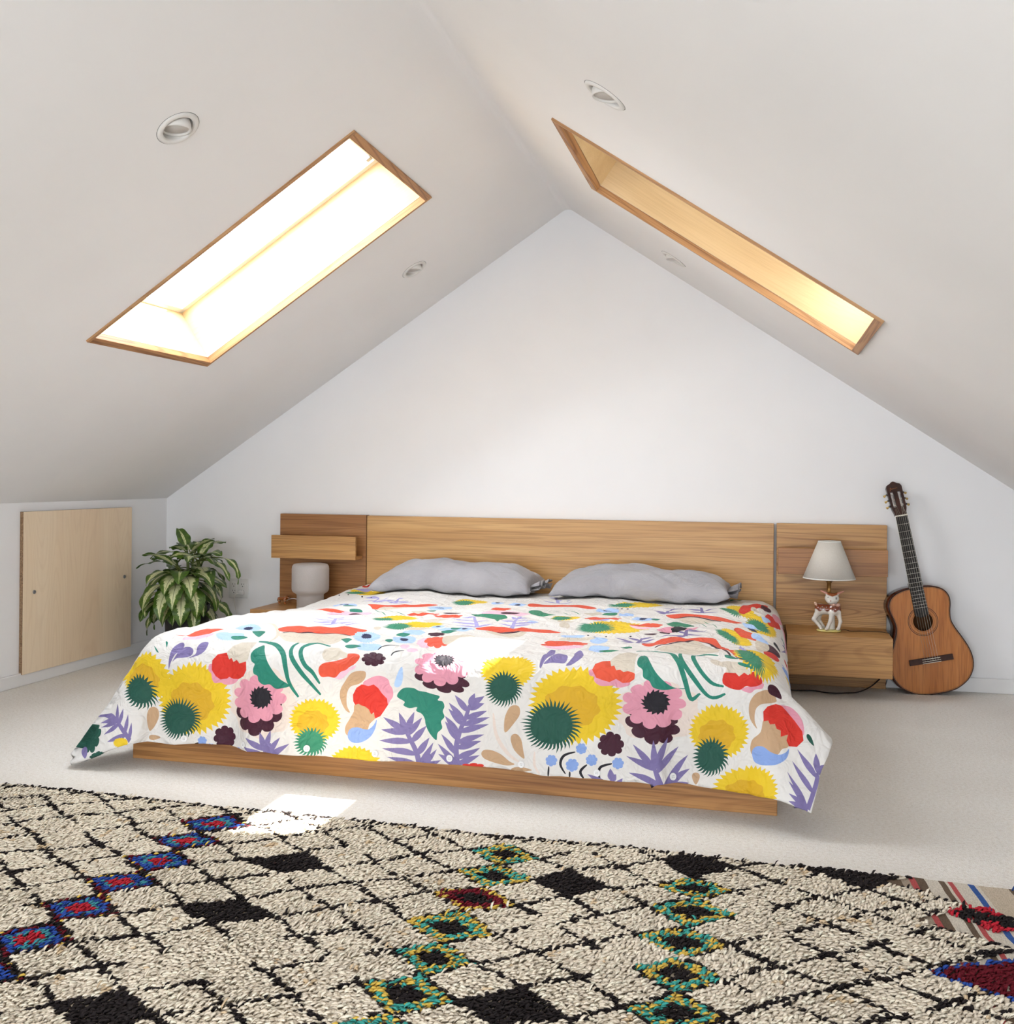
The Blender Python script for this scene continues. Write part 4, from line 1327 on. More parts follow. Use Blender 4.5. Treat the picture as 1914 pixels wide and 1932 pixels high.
def build_duvet():
    s0, s1, t0, t1 = -DA - DLL, DA + DLR, 0.0, DTC + DLF
    loops = motif_loops()
    # the print goes on over the sides that the pillows, the wall and the drop hide
    fill = np.random.default_rng(12)
    for k in range(46):
        side_ = -1 if k % 2 else 1
        c0 = np.array([side_ * (DA + fill.uniform(0.10, 0.36)), fill.uniform(0.05, 1.75)])
        cols_ = ['yellow', 'dkgreen', 'lav', 'red', 'pink', 'tan', 'blue', 'teal', 'maroon']
        cn = cols_[fill.integers(len(cols_))]
        r_ = fill.uniform(0.03, 0.075)
        a = np.linspace(0, 2 * math.pi, 40, endpoint=False)
        if cn == 'yellow':
            rr = np.where(np.arange(40) % 2 == 0, 1, 0.84)
        elif cn in ('pink', 'maroon', 'red', 'blue'):
            rr = 0.8 + 0.2 * np.abs(np.sin(4 * a)) ** 0.6
        else:
            rr = 0.5 + 0.5 * np.abs(np.cos(a)) ** 1.5
        loops.append((PIDX[cn], c0 + np.stack([rr * np.cos(a), rr * np.sin(a)], 1) * r_)) if c0[0] < 0 or c0[0] > DA + 0.16 else None
    pts, edges = [], []

    def add_loop(q, closed=True):
        b_ = len(pts)
        pts.extend(Vector((float(u), float(w))) for u, w in q)
        n_ = len(q)
        edges.extend((b_ + i, b_ + (i + 1) % n_) for i in range(n_ if closed else n_ - 1))
    rect = []
    for i in range(90):
        rect.append((s0 + (s1 - s0) * i / 90, t0))
    for i in range(70):
        rect.append((s1, t0 + (t1 - t0) * i / 70))
    for i in range(90):
        rect.append((s1 - (s1 - s0) * i / 90, t1))
    for i in range(70):
        rect.append((s0, t1 - (t1 - t0) * i / 70))
    add_loop(rect)
    kept = []
    for ci, q in loops:
        q = np.asarray(q)
        if q[:, 0].max() < s0 or q[:, 0].min() > s1 or q[:, 1].max() < t0 or q[:, 1].min() > t1:
            continue
        kept.append((ci, q))
        add_loop(q)
    g = 0.0145
    gs = np.arange(s0 + g, s1, g)
    gt = np.arange(t0 + g, t1, g)
    A, B = np.meshgrid(gs, gt, indexing='ij')
    A = (A + rng.uniform(-0.25, 0.25, A.shape) * g).ravel()
    B = (B + rng.uniform(-0.25, 0.25, B.shape) * g).ravel()
    A = np.clip(A, s0 + 0.004, s1 - 0.004)
    B = np.clip(B, t0 + 0.004, t1 - 0.004)
    pts.extend(Vector((float(u), float(w))) for u, w in zip(A, B))
    r = delaunay_2d_cdt(pts, edges, [], 0, 2e-5)
    V = np.array([(p.x, p.y) for p in r[0]])
    F = np.array(r[2])
    c = V[F].mean(axis=1)
    ok = (c[:, 0] > s0) & (c[:, 0] < s1) & (c[:, 1] > t0) & (c[:, 1] < t1)
    F, c = F[ok], c[ok]
    V[:, 0] = np.clip(V[:, 0], s0, s1)
    V[:, 1] = np.clip(V[:, 1], t0, t1)
    mi = np.zeros(len(F), int)
    for ci, q in kept:
        lo, hi = q.min(0), q.max(0)
        cand = np.where((c[:, 0] >= lo[0]) & (c[:, 0] <= hi[0]) & (c[:, 1] >= lo[1]) & (c[:, 1] <= hi[1]))[0]
        if len(cand):
            ins = in_poly(c[cand, 0], c[cand, 1], q)
            mi[cand[ins]] = ci
    x_, y_, z_ = duvet_pos(V[:, 0], V[:, 1])
    me_ = bpy.data.meshes.new('duvet')
    # orient upward
    P3 = np.stack([x_, y_, z_], 1)
    n3 = np.cross(P3[F[:, 1]] - P3[F[:, 0]], P3[F[:, 2]] - P3[F[:, 0]])
    area2 = (V[F[:, 1], 0] - V[F[:, 0], 0]) * (V[F[:, 2], 1] - V[F[:, 0], 1]) - (V[F[:, 2], 0] - V[F[:, 0], 0]) * (V[F[:, 1], 1] - V[F[:, 0], 1])
    flip = area2 > 0
    F[flip] = F[flip][:, ::-1]
    me_.from_pydata(P3.tolist(), [], F.tolist())
    for n_, c_ in PAL:
        me_.materials.append(M_FAB[n_])
    me_.polygons.foreach_set('material_index', mi.astype(np.int32))
    me_.polygons.foreach_set('use_smooth', np.ones(len(F), bool))
    me_.update()
    e = 0.004
    xa, ya, za = duvet_pos(V[:, 0] + e, V[:, 1])
    xb, yb, zb = duvet_pos(V[:, 0] - e, V[:, 1])
    xc, yc, zc = duvet_pos(V[:, 0], V[:, 1] + e)
    xd, yd, zd = duvet_pos(V[:, 0], V[:, 1] - e)
    du = np.stack([xa - xb, ya - yb, za - zb], 1)
    dv = np.stack([xc - xd, yc - yd, zc - zd], 1)
    nn = np.cross(dv, du)
    nn /= np.maximum(np.linalg.norm(nn, axis=1), 1e-12)[:, None]
    if nn[:, 2].mean() < 0:
        nn = -nn
    me_.normals_split_custom_set_from_vertices(nn.tolist())
    o_ = bpy.data.objects.new('duvet_cover', me_)
    COL.objects.link(o_)
    return o_


duv = thing('duvet', (-1.005, -1.05, 0.4), 'white duvet with a bold floral print of yellow, red, green and lavender motifs', 'duvet')
o = build_duvet()
o.parent = duv
o.matrix_parent_inverse = duv.matrix_world.inverted()
so = o.modifiers.new('filling', 'SOLIDIFY')
so.thickness = 0.012
so.offset = -1.0
M_btn = plain('shirt_button', srgb(240, 238, 236), 0.25, 0.5, nscale=60, namt=0.02)
M_hole = plain('button_hole', srgb(150, 146, 142), 0.6, 0.3, nscale=60, namt=0.05)
for (bs_, bt_) in BUTTONS:
    bt_ = min(bt_, DTC + DLF - 0.018)
    p0 = Vector([float(q) for q in duvet_pos(bs_, bt_)])
    pu = Vector([float(q) for q in duvet_pos(bs_ + 0.004, bt_)])
    pv_ = Vector([float(q) for q in duvet_pos(bs_, bt_ - 0.004)])
    xa_ = (pu - p0).normalized()
    za_ = xa_.cross((pv_ - p0)).normalized()
    if za_.y > 0:
        za_ = -za_
    ya_ = za_.cross(xa_)
    Mb = Matrix(((xa_.x, ya_.x, za_.x, p0.x + za_.x * 0.001), (xa_.y, ya_.y, za_.y, p0.y + za_.y * 0.001), (xa_.z, ya_.z, za_.z, p0.z + za_.z * 0.001), (0, 0, 0, 1)))
    bt = lathe('button', [(0.0, 0.0), (0.0098, 0.0), (0.0108, 0.0012), (0.0106, 0.0026), (0.0092, 0.0032), (0.0078, 0.0024), (0.0, 0.0022)], M_btn, duv, 24, Mb)
    for hx in (-0.0022, 0.0022):
        for hy in (-0.0022, 0.0022):
            lathe('thread_hole', [(0.0, 0.0029), (0.0011, 0.0029), (0.0011, 0.0022)], M_hole, bt, 8, Mb @ Matrix.Translation((hx, hy, 0)))

# ------------------------------------------------------------------ pillows
M_pillow, nt, bs, _ = newmat('grey_linen')
v = objcoord(nt)
n1 = noise(nt, objcoord(nt, (900, 900, 300)), 1.0, 2)
n2 = noise(nt, v, 7, 4)
c = ramp(nt, n2, [(0.3, srgb(160, 157, 160)), (0.7, srgb(176, 173, 176))])
c = mixc(nt, 0.25, c, ramp(nt, n1, [(0.3, srgb(205, 205, 208)), (0.7, (1, 1, 1, 1))]), 'MULTIPLY')
link(nt, c, bs.inputs['Base Color'])
bs.inputs['Roughness'].default_value = 0.85
bs.inputs['Sheen Weight'].default_value = 0.2
w1 = noise(nt, objcoord(nt, (9, 22, 14), (0.3, 0.1, 0.4)), 1.0, 4, 0.6, 1.2)
bump(nt, bs, mth(nt, 'ADD', mth(nt, 'MULTIPLY', w1, 1.0), mth(nt, 'MULTIPLY', n1, 0.02)), 0.55, 0.018)


def pillow(label, cx, cy, w, d, h, rz, seed, flap):
    """Stuffed case: pinched corners, ruffled seam, slumped crown, and the open end of the case."""
    root = thing('pillow', (cx, cy, 0.42), label, 'pillow', 'grey pillows on the duvet')
    nu, nv = 64, 44
    vs_, fs = [], []
    ca, sa = math.cos(rz), math.sin(rz)

    def pt(u, v_, top):
        eu = max(0.0, 1 - abs(u) ** 2.6)
        ev = max(0.0, 1 - abs(v_) ** 2.4)
        thick = (eu ** 0.30) * (ev ** 0.40)
        # sides draw in between the corners
        x = u * w / 2 * (1 - 0.05 * (1 - v_ * v_) * abs(u) ** 3)
        y = v_ * d / 2 * (1 - 0.07 * (1 - u * u) * abs(v_) ** 3)
        n = float(value_noise2(np.array(u * 3 + 10.0), np.array(v_ * 2.4 + 10.0), seed)) * 0.014
        n += float(value_noise2(np.array((u + v_) * 7 + 30.0), np.array((v_ - u) * 3 + 30.0), seed + 1)) * 0.006
        z = (h * (0.93 * thick) + n * thick) if top else -0.012 * thick
        z += 0.012 * (1 - thick) + 0.05 * max(0, abs(u) - 0.75) * max(0, v_) * 1.2
        z += 0.008 * math.sin(u * 17 + seed) * (abs(v_) ** 6)
        # crown sits a little toward the headboard
        y += 0.04 * thick * (1 if top else 0)
        return (cx + ca * x - sa * y, cy + sa * x + ca * y, 0.0 + z + base(cx + ca * x - sa * y, cy + sa * x + ca * y))

    def base(X, Y):
        s, t = X - DCX, DY0 - Y
        zz = duvet_pos(np.clip(s, -DA, DA), np.clip(t, 0.0, DTC))[2]
        return float(zz) + 0.012

    for top in (True, False):
        for i in range(nu + 1):
            for j in range(nv + 1):
                vs_.append(pt(-1 + 2 * i / nu, -1 + 2 * j / nv, top))
    off = (nu + 1) * (nv + 1)
    for i in range(nu):
        for j in range(nv):
            a = i * (nv + 1) + j
            fs.append((a, a + nv + 1, a + nv + 2, a + 1))
            fs.append((off + a, off + a + 1, off + a + nv + 2, off + a + nv + 1))
    o = from_data('pillow_case', vs_, fs, M_pillow, root, True)
    bm = bmesh.new()
    bm.from_mesh(o.data)
    bmesh.ops.remove_doubles(bm, verts=bm.verts, dist=0.0004)
    bmesh.ops.recalc_face_normals(bm, faces=bm.faces)
    bm.to_mesh(o.data)
    bm.free()
    # the loose open end of the case
    for (u0, v0, v1, out) in flap:
        fv, ff_ = [], []
        m = 18
        for side in (0, 1):
            for k in range(m + 1):
                vv_ = v0 + (v1 - v0) * k / m
                p = Vector(pt(u0 * 0.985, vv_, True))
                q_ = Vector(pt(u0 * 0.985, vv_, False))
                mid = (p + q_) / 2
                e = Vector((ca * out, sa * out, 0.012 + 0.008 * math.sin(k * 1.1 + seed)))
                zoff = (0.010 + 0.010 * math.sin(k * 0.9)) * (1 if side else -1)
                fv.append(mid + Vector((0, 0, zoff * 0.6)))
                fv.append(mid + e + Vector((0, 0, zoff + 0.004 * math.sin(k * 2.3))))
        for side in (0, 1):
            b_ = side * 2 * (m + 1)
            for k in range(m):
                a = b_ + 2 * k
                ff_.append((a, a + 1, a + 3, a + 2))
        fl = from_data('case_opening', fv, ff_, M_pillow, root, True)
        so = fl.modifiers.new('cloth', 'SOLIDIFY')
        so.thickness = 0.003
    return root


pillow('grey linen pillow on the plant side of the bed', -1.435, -0.33, 0.80, 0.44, 0.150, 0.0, 31, [(1.0, -0.55, 0.75, 0.045)])
pillow('grey linen pillow on the fawn lamp side of the bed', -0.535, -0.33, 0.82, 0.44, 0.142, 0.0, 41, [(1.0, -0.2, 0.85, 0.05), (-1.0, 0.2, 0.85, -0.02)])

# ================================================================== classical guitar
M_top = wood('cedar_top', srgb(176, 104, 46), srgb(192, 120, 58), srgb(204, 134, 70), 'Z', 1.0, 0.3, 0.25, 0.0, 2.0, ring=30, coat=0.25)
M_side = wood('rosewood_side', srgb(58, 24, 12), srgb(84, 36, 18), srgb(110, 52, 26), 'Z', 1.0, 0.25, 0.4, 0.0, 5.0, ring=26, coat=0.5)
M_bind = plain('dark_binding', srgb(48, 28, 18), 0.3, 0.5, nscale=20, namt=0.1)
M_line = plain('binding_line', srgb(120, 74, 36), 0.4, 0.4, nscale=20, namt=0.1)
M_rose = plain('bridge_rosewood', srgb(62, 34, 26), 0.45, 0.4, nscale=60, namt=0.25)
M_head = wood('head_veneer', srgb(40, 18, 12), srgb(58, 28, 18), srgb(76, 38, 24), 'Z', 1.0, 0.3, 0.3, 0.0, 3.0, ring=24, coat=0.3)
M_fb = plain('ebony_board', srgb(30, 27, 26), 0.5, 0.4, nscale=80, namt=0.3)
M_fret = plain('nickel_fret', srgb(200, 196, 188), 0.25, 0.5, 0.9, nscale=30, namt=0.05)
M_bone = plain('bone', srgb(238, 232, 215), 0.35, 0.5, nscale=30, namt=0.04)
M_roll = plain('white_roller', srgb(216, 210, 204), 0.35, 0.5, nscale=40, namt=0.05)
M_knob = plain('amber_knob', srgb(205, 170, 96), 0.3, 0.5, nscale=40, namt=0.08)
M_steel = plain('tuner_steel', srgb(92, 88, 84), 0.35, 0.5, 0.7, nscale=40, namt=0.1)
M_str_n = plain('nylon_string', srgb(214, 206, 190), 0.3, 0.5, nscale=40, namt=0.03)
M_str_w = plain('wound_string', srgb(150, 140, 124), 0.35, 0.5, 0.5, nscale=300, namt=0.2)
M_inside = plain('guitar_inside', srgb(96, 62, 34), 0.8, 0.2, nscale=15, namt=0.1)
M_gold = plain('gold_script', srgb(168, 104, 52), 0.4, 0.5, 0.2, nscale=50, namt=0.08)

G = (Matrix.Translation((0.790, -0.128, 0.008))
     @ Matrix.Rotation(math.radians(7.5), 4, 'Z')
     @ Matrix.Rotation(math.radians(90), 4, 'X')
     @ Matrix.Rotation(math.radians(-3.0), 4, 'X')
     @ Matrix.Rotation(math.radians(11.0), 4, 'Z'))
gtr = thing('guitar', G.translation, 'classical guitar with orange cedar top leaning on the wall', 'guitar')

half = [(0.0, 0.0), (0.045, 0.0015), (0.095, 0.012), (0.145, 0.043), (0.174, 0.085), (0.183, 0.13), (0.176, 0.18),
        (0.156, 0.232), (0.132, 0.285), (0.1225, 0.322), (0.1265, 0.360), (0.1355, 0.397), (0.1345, 0.430), (0.117, 0.459), (0.084, 0.478), (0.042, 0.4872), (0.0, 0.489)]
rs = catmull(half, 6)
outl = [tuple(p) for p in rs] + [(-p[0], p[1]) for p in rs[-2:0:-1]]


def inset(loop, d):
    P = np.array(loop)
    n = len(P)
    t = np.roll(P, -1, 0) - np.roll(P, 1, 0)
    t /= np.linalg.norm(t, axis=1)[:, None]
    nn = np.stack([-t[:, 1], t[:, 0]], 1)
    return [tuple(p) for p in P + nn * d]


circ = lambda cx, cy, r, n=48: [(cx + r * math.cos(2 * math.pi * k / n), cy + r * math.sin(2 * math.pi * k / n)) for k in range(n)]
HC = (0.0, 0.332)
GD = 0.093
solid_shape('soundboard', inset(outl, 0.0035), [circ(*HC, 0.0440)], -0.003, 0.0, M_top, gtr, G)
solid_shape('binding', outl, [inset(outl, 0.0035)], -0.006, 0.0003, M_bind, gtr, G)
solid_shape('purfling', inset(outl, 0.0058), [inset(outl, 0.0068)], -0.001, 0.0003, M_bind, gtr, G)
# sides and back
n = len(outl)
ov = [G @ Vector((p[0], p[1], -0.006)) for p in outl] + [G @ Vector((p[0], p[1], -GD)) for p in outl]
of = [(i, (i + 1) % n, n + (i + 1) % n, n + i) for i in range(n)]
sd = from_data('side', ov, of, M_side, gtr, True)
so = sd.modifiers.new('wall', 'SOLIDIFY')
so.thickness = 0.003
solid_shape('back', outl, [], -GD - 0.003, -GD, M_side, gtr, G)
solid_shape('inner_lining', inset(outl, 0.006), [], -GD + 0.002, -GD + 0.003, M_inside, gtr, G)
# rosette rings
for r0, r1 in ((0.0478, 0.0490), (0.0590, 0.0608), (0.0645, 0.0672)):
    solid_shape('rosette_ring', circ(*HC, r1), [circ(*HC, r0)], -0.001, 0.0004, M_bind, gtr, G)
# bridge with tie block and saddle
BY = 0.155
br = thing_part('bridge', G @ Vector((0, BY, 0)), gtr)
box('bridge_wing', -0.098, 0.098, BY - 0.0135, BY + 0.0135, 0.0, 0.006, M_rose, br, 0.002, G)
box('tie_block', -0.042, 0.042, BY - 0.013, BY - 0.002, 0.006, 0.010, M_rose, br, 0.001, G)
box('tie_inlay', -0.041, 0.041, BY - 0.0125, BY - 0.0105, 0.010, 0.0107, M_bone, br, 0, G)
box('tie_inlay', -0.041, 0.041, BY - 0.0045, BY - 0.0025, 0.010, 0.0107, M_bone, br, 0, G)
box('saddle', -0.040, 0.040, BY + 0.005, BY + 0.0075, 0.005, 0.0115, M_bone, br, 0.0005, G)
# neck, heel, fretboard
NUT = 0.823
nk_v, nk_f = [], []
for (yy, hw, dep) in ((0.475, 0.029, 0.024), (0.55, 0.0285, 0.0235), (0.65, 0.0275, 0.022), (0.75, 0.0265, 0.021), (NUT + 0.004, 0.0255, 0.020)):
    for k in range(13):
        a = math.pi * k / 12
        nk_v.append(G @ Vector((hw * math.cos(a), yy, 0.0005 - dep * math.sin(a))))
for i in range(4):
    for k in range(12):
        a = i * 13 + k
        nk_f.append((a, a + 1, a + 14, a + 13))
    nk_f.append((i * 13 + 12, i * 13, (i + 1) * 13, (i + 1) * 13 + 12))
nk_f.append(tuple(range(13)))
nk_f.append(tuple(4 * 13 + k for k in range(12, -1, -1)))
from_data('neck', nk_v, nk_f, M_side, gtr, False)
box('heel', -0.014, 0.014, 0.480, 0.508, -0.085, -0.012, M_side, gtr, 0.006, G)
fbl = 0.352
fb_o = [(-0.031, fbl + 0.012), (-0.012, fbl), (0.012, fbl), (0.031, fbl + 0.012), (0.026, NUT), (-0.026, NUT)]
solid_shape('fretboard', fb_o, [], 0.0004, 0.007, M_fb, gtr, G)
SC = NUT - 0.162
for k in range(1, 19):
    yy = NUT - SC * (1 - 2 ** (-k / 12))
    hw = 0.026 + (0.031 - 0.026) * (NUT - yy) / (NUT - fbl)
    if yy > fbl + 0.012:
        box('fret', -hw, hw, yy - 0.0007, yy + 0.0007, 0.007, 0.0079, M_fret, gtr, 0, G)
for k, hw in ((0, 1),):
    for sgn in (-1, 1):
        p0 = G @ Vector((sgn * 0.0262, NUT, 0.0055))
        p1 = G @ Vector((sgn * 0.0300, 0.49, 0.0055))
        tube('edge_line', [p0, p1], 0.0008, M_bone, gtr, 5)
box('nut', -0.0265, 0.0265, NUT, NUT + 0.006, -0.002, 0.0115, M_bone, gtr, 0.0008, G)
# slotted head, tipped back
HG = G @ Matrix.Translation((0, NUT + 0.006, 0.002)) @ Matrix.Rotation(math.radians(-11), 4, 'X')
hh = [(0.0265, 0.0), (0.027, 0.012), (0.0325, 0.030), (0.034, 0.05), (0.0345, 0.10), (0.0355, 0.135), (0.030, 0.146), (0.016, 0.152), (0.007, 0.159), (0.0, 0.161)]
hl = hh + [(-x, y) for x, y in hh[-2::-1]]
slot = lambda cx: [(cx - 0.0065, 0.040), (cx + 0.0065, 0.040), (cx + 0.0065, 0.112), (cx - 0.0065, 0.112)]
hd = solid_shape('headstock', hl, [slot(-0.0165), slot(0.0165)], -0.018, 0.0, M_head, gtr, HG)
for sgn in (-1, 1):
    for yy in (0.048, 0.076, 0.104):
        p0 = HG @ Vector((sgn * 0.0105, yy, -0.006))
        p1 = HG @ Vector((sgn * 0.0228, yy, -0.006))
        tube('roller', [p0, p1], 0.0046, M_roll, gtr, 12)
        a = HG @ Vector((sgn * 0.034, yy, -0.010))
        b_ = HG @ Vector((sgn * 0.041, yy, -0.010))
        pg = tube('tuning_peg', [a, b_], [0.0052, 0.0046], M_steel, gtr, 10)
        c1 = HG @ Vector((sgn * 0.041, yy, -0.010))
        c2 = HG @ Vector((sgn * 0.043, yy - 0.001, -0.012))
        c3 = HG @ Vector((sgn * 0.050, yy - 0.004, -0.018))
        kb = tube('peg_knob', [c1, c2, c3], [0.002, 0.0035, 0.0062], M_knob, gtr, 10)
    box('roller_shaft', sgn * 0.0165 - 0.003, sgn * 0.0165 + 0.003, 0.043, 0.109, -0.010, -0.006, M_roll, gtr, 0.001, HG)
# thin gold flourish of the maker's script on the head
scr = [(-0.019, 0.1185), (-0.0185, 0.127), (-0.0165, 0.1335), (-0.0150, 0.128), (-0.0135, 0.1245), (-0.011, 0.1285), (-0.009, 0.1245), (-0.006, 0.1285), (-0.004, 0.1248), (-0.001, 0.129), (0.001, 0.1252), (0.004, 0.1293), (0.0065, 0.1258), (0.0095, 0.1295), (0.0135, 0.128)]
tube('script_inlay', [HG @ Vector((p[0], p[1], 0.0002)) for p in catmull(scr, 4)], 0.00055, M_gold, gtr, 5)
tube('script_inlay', [HG @ Vector((-0.0165, 0.1335, 0.0002)), HG @ Vector((-0.021, 0.1175, 0.0002))], 0.0006, M_gold, gtr, 5)
# strings
for k in range(6):
    f = (k - 2.5) / 2.5
    pb_ = G @ Vector((f * 0.029, BY - 0.002, 0.0100))
    ps = G @ Vector((f * 0.029, BY + 0.006, 0.0118))
    pn = G @ Vector((f * 0.0215, NUT + 0.003, 0.0120))
    sgn = -1 if k < 3 else 1
    yy = (0.048, 0.076, 0.104)[k if k < 3 else 5 - k]
    pr = HG @ Vector((sgn * (0.0165 + 0.004 * (1 - abs(f))), yy, -0.0015))
    tube('string', [pb_, ps, pn, pr], 0.0006 if k < 3 else 0.0005, M_str_w if k < 3 else M_str_n, gtr, 5)

# ================================================================== fawn lamp
def glazed(name, rough=0.12):
    m, nt, bs, _ = newmat(name)
    at = nt.nodes.new('ShaderNodeAttribute')
    at.attribute_name = 'tint'
    v_ = objcoord(nt)
    c_ = mixc(nt, 0.2, at.outputs['Color'], ramp(nt, noise(nt, v_, 120, 2), [(0.3, srgb(225, 222, 218)), (0.7, (1, 1, 1, 1))]), 'MULTIPLY')
    link(nt, c_, bs.inputs['Base Color'])
    bs.inputs['Roughness'].default_value = rough
    bs.inputs['Coat Weight'].default_value = 0.6
    bs.inputs['Coat Roughness'].default_value = 0.05
    return m


M_ceramic = glazed('glazed_ceramic')
M_yellow = plain('yellow_glaze', srgb(226, 212, 130), 0.15, 0.5, nscale=40, namt=0.06, coat=0.5)
M_pinkglz = plain('pink_glaze', srgb(206, 160, 142), 0.2, 0.5, nscale=60, namt=0.08, coat=0.4)
M_black = plain('black_line', srgb(30, 24, 22), 0.3, 0.4, nscale=60, namt=0.1)
M_whiteglz = plain('white_glaze', srgb(238, 234, 226), 0.15, 0.5, nscale=60, namt=0.03, coat=0.5)
M_brass = plain('aged_brass', srgb(140, 104, 58), 0.35, 0.5, 0.85, nscale=60, namt=0.15)
M_shade, nt, bs, out = newmat('linen_shade')
v = objcoord(nt, (1, 1, 1))
n1 = noise(nt, v, 260, 3)
link(nt, ramp(nt, n1, [(0.3, srgb(236, 228, 216)), (0.7, srgb(246, 240, 230))]), bs.inputs['Base Color'])
bs.inputs['Roughness'].default_value = 0.9
bump(nt, bs, n1, 0.15, 0.0008)
tl = nt.nodes.new('ShaderNodeBsdfTranslucent')
tl.inputs['Color'].default_value = srgb(246, 240, 228)
mx = nt.nodes.new('ShaderNodeMixShader')
mx.inputs['Fac'].default_value = 0.28
link(nt, bs.outputs[0], mx.inputs[1])
link(nt, tl.outputs[0], mx.inputs[2])
link(nt, mx.outputs[0], out.inputs['Surface'])
M_shade_rim = plain('shade_tape', srgb(244, 240, 232), 0.8, 0.2, nscale=60, namt=0.02)

FX, FY, FZ = 0.306, -0.222, 0.2835
fl = thing('fawn_lamp', (FX, FY, FZ), 'ceramic fawn table lamp with a cream cone shade', 'lamp')


def fawn(P):
    d = sd_caps(P, (-0.036, 0.008, 0.100), (0.024, -0.004, 0.100), 0.0235, 0.0245)      # trunk
    d = smin(d, sd_ell(P, (0.030, -0.010, 0.104), (0.021, 0.021, 0.026)), 0.012)          # chest
    d = smin(d, sd_ell(P, (-0.040, 0.010, 0.098), (0.020, 0.022, 0.024)), 0.012)          # rump
    d = smin(d, sd_caps(P, (0.020, -0.006, 0.112), (0.013, -0.012, 0.142), 0.014, 0.012), 0.010)   # neck
    d = smin(d, sd_ell(P, (0.012, -0.016, 0.153), (0.0315, 0.025, 0.026)), 0.006)         # skull
    d = smin(d, sd_ell(P, (0.004, -0.036, 0.143), (0.0155, 0.014, 0.0125)), 0.012)        # muzzle
    for (a, b_) in (((-0.004, -0.012, 0.172), (-0.036, -0.012, 0.187)), ((0.030, -0.012, 0.172), (0.062, -0.012, 0.187))):
        d = smin(d, sd_caps(P, a, b_, 0.0075, 0.0035), 0.006)                              # ears
    d = smin(d, sd_caps(P, (-0.052, 0.014, 0.112), (-0.059, 0.016, 0.126), 0.007, 0.0065), 0.006)  # tail
    legs = [[(-0.046, 0.000, 0.088, 0.015), (-0.066, -0.004, 0.054, 0.009), (-0.032, -0.016, 0.014, 0.0075)],
            [(-0.036, 0.020, 0.088, 0.014), (-0.044, 0.024, 0.050, 0.009), (-0.020, 0.022, 0.014, 0.0075)],
            [(0.012, -0.020, 0.090, 0.013), (0.006, -0.026, 0.052, 0.0085), (-0.010, -0.028, 0.014, 0.0078)],
            [(0.040, -0.010, 0.090, 0.012), (0.050, -0.012, 0.048, 0.0075), (0.041, -0.016, 0.014, 0.0075)]]
    for lg in legs:
        for p, q in zip(lg[:-1], lg[1:]):
            d = smin(d, sd_caps(P, p[:3], q[:3], p[3], q[3]), 0.006)
        e = lg[-1]
        d = smin(d, sd_ell(P, (e[0] - 0.003, e[1] - 0.006, 0.0145), (0.008, 0.010, 0.006)), 0.004)
    d = smin(d, sd_caps(P, (0.014, 0.010, 0.080), (0.016, 0.010, 0.010), 0.013, 0.013), 0.008)   # support
    return d


V, F = surface_net(fawn, (-0.085, -0.065, 0.0), (0.080, 0.055, 0.205), 0.0022)
cols = np.tile(np.array(srgb(236, 230, 220)[:3]), (len(V), 1))
x, y, z = V.T
brown = np.array(srgb(128, 58, 30)[:3])
edge = 0.094 + 0.005 * np.sin(x * 190)
mb = np.clip((z - edge) / 0.006, 0, 1) * (z < 0.131) * (y > -0.060)
mb *= np.clip(1 - (z - 0.122) / 0.008, 0, 1)
cols = cols * (1 - mb[:, None]) + brown * mb[:, None]
vee = np.clip((z - (0.162 + 0.35 * np.abs(x - 0.012))) / 0.003, 0, 1)
vee = np.maximum(vee, np.clip((y + 0.006) / 0.006, 0, 1) * (z > 0.142))
vee *= (z > 0.142)
cols = cols * (1 - vee[:, None]) + np.array(srgb(168, 92, 50)[:3]) * vee[:, None]
inner = ((np.abs(x - 0.013) > 0.022) & (z > 0.173) & (y < -0.013)).astype(float)
cols = cols * (1 - 0.8 * inner[:, None]) + np.array(srgb(214, 150, 130)[:3]) * 0.8 * inner[:, None]
tail = ((x < -0.052) & (z > 0.116)).astype(float)
cols = cols * (1 - tail[:, None]) + np.array(srgb(214, 176, 150)[:3]) * tail[:, None]
FT = Vector((FX, FY, FZ))
o = from_data('fawn_figure', [Vector(p) + FT for p in V], F, M_ceramic, fl, True)
set_colors(o.data, cols)
# glaze spots on the back, eyes, hooves, bow


def blob(name, c, r, mat, rot=0.0, parent=fl):
    bm_ = bmesh.new()
    bmesh.ops.create_uvsphere(bm_, u_segments=12, v_segments=8, radius=1.0)
    Mb = Matrix.Translation(Vector(c) + FT) @ Matrix.Rotation(rot, 4, 'Y') @ Matrix.Diagonal((r[0], r[1], r[2], 1))
    return from_bm(name, bm_, mat, parent, True, Mb)


for (sx_, sz_) in ((-0.046, 0.112), (-0.038, 0.106), (-0.030, 0.114), (-0.021, 0.106), (-0.012, 0.112)):
    yy = -0.0225 + 0.35 * abs(sz_ - 0.100) + (0.010 if sx_ < -0.04 else 0.0) + (-0.006 if sx_ > 0 else 0.002)
    blob('glaze_spot', (sx_, yy, sz_), (0.0024, 0.003, 0.0020), M_whiteglz)
for sgn in (-1, 1):
    ex_ = 0.012 + sgn * 0.0155
    arc_ = [FT + Vector((ex_ + sgn * 0.006 * math.cos(a), -0.0375 + 0.0035 * abs(math.cos(a)), 0.156 + 0.0055 * math.sin(a))) for a in np.linspace(0.2, math.pi * 1.05, 9)]
    tube('eyelid_line', arc_, 0.0011, M_black, fl, 6)
    blob('eye', (ex_ + sgn * 0.001, -0.0372, 0.1545), (0.0034, 0.002, 0.0030), M_black)
blob('nose', (0.004, -0.0495, 0.1455), (0.0042, 0.003, 0.0028), M_pinkglz)
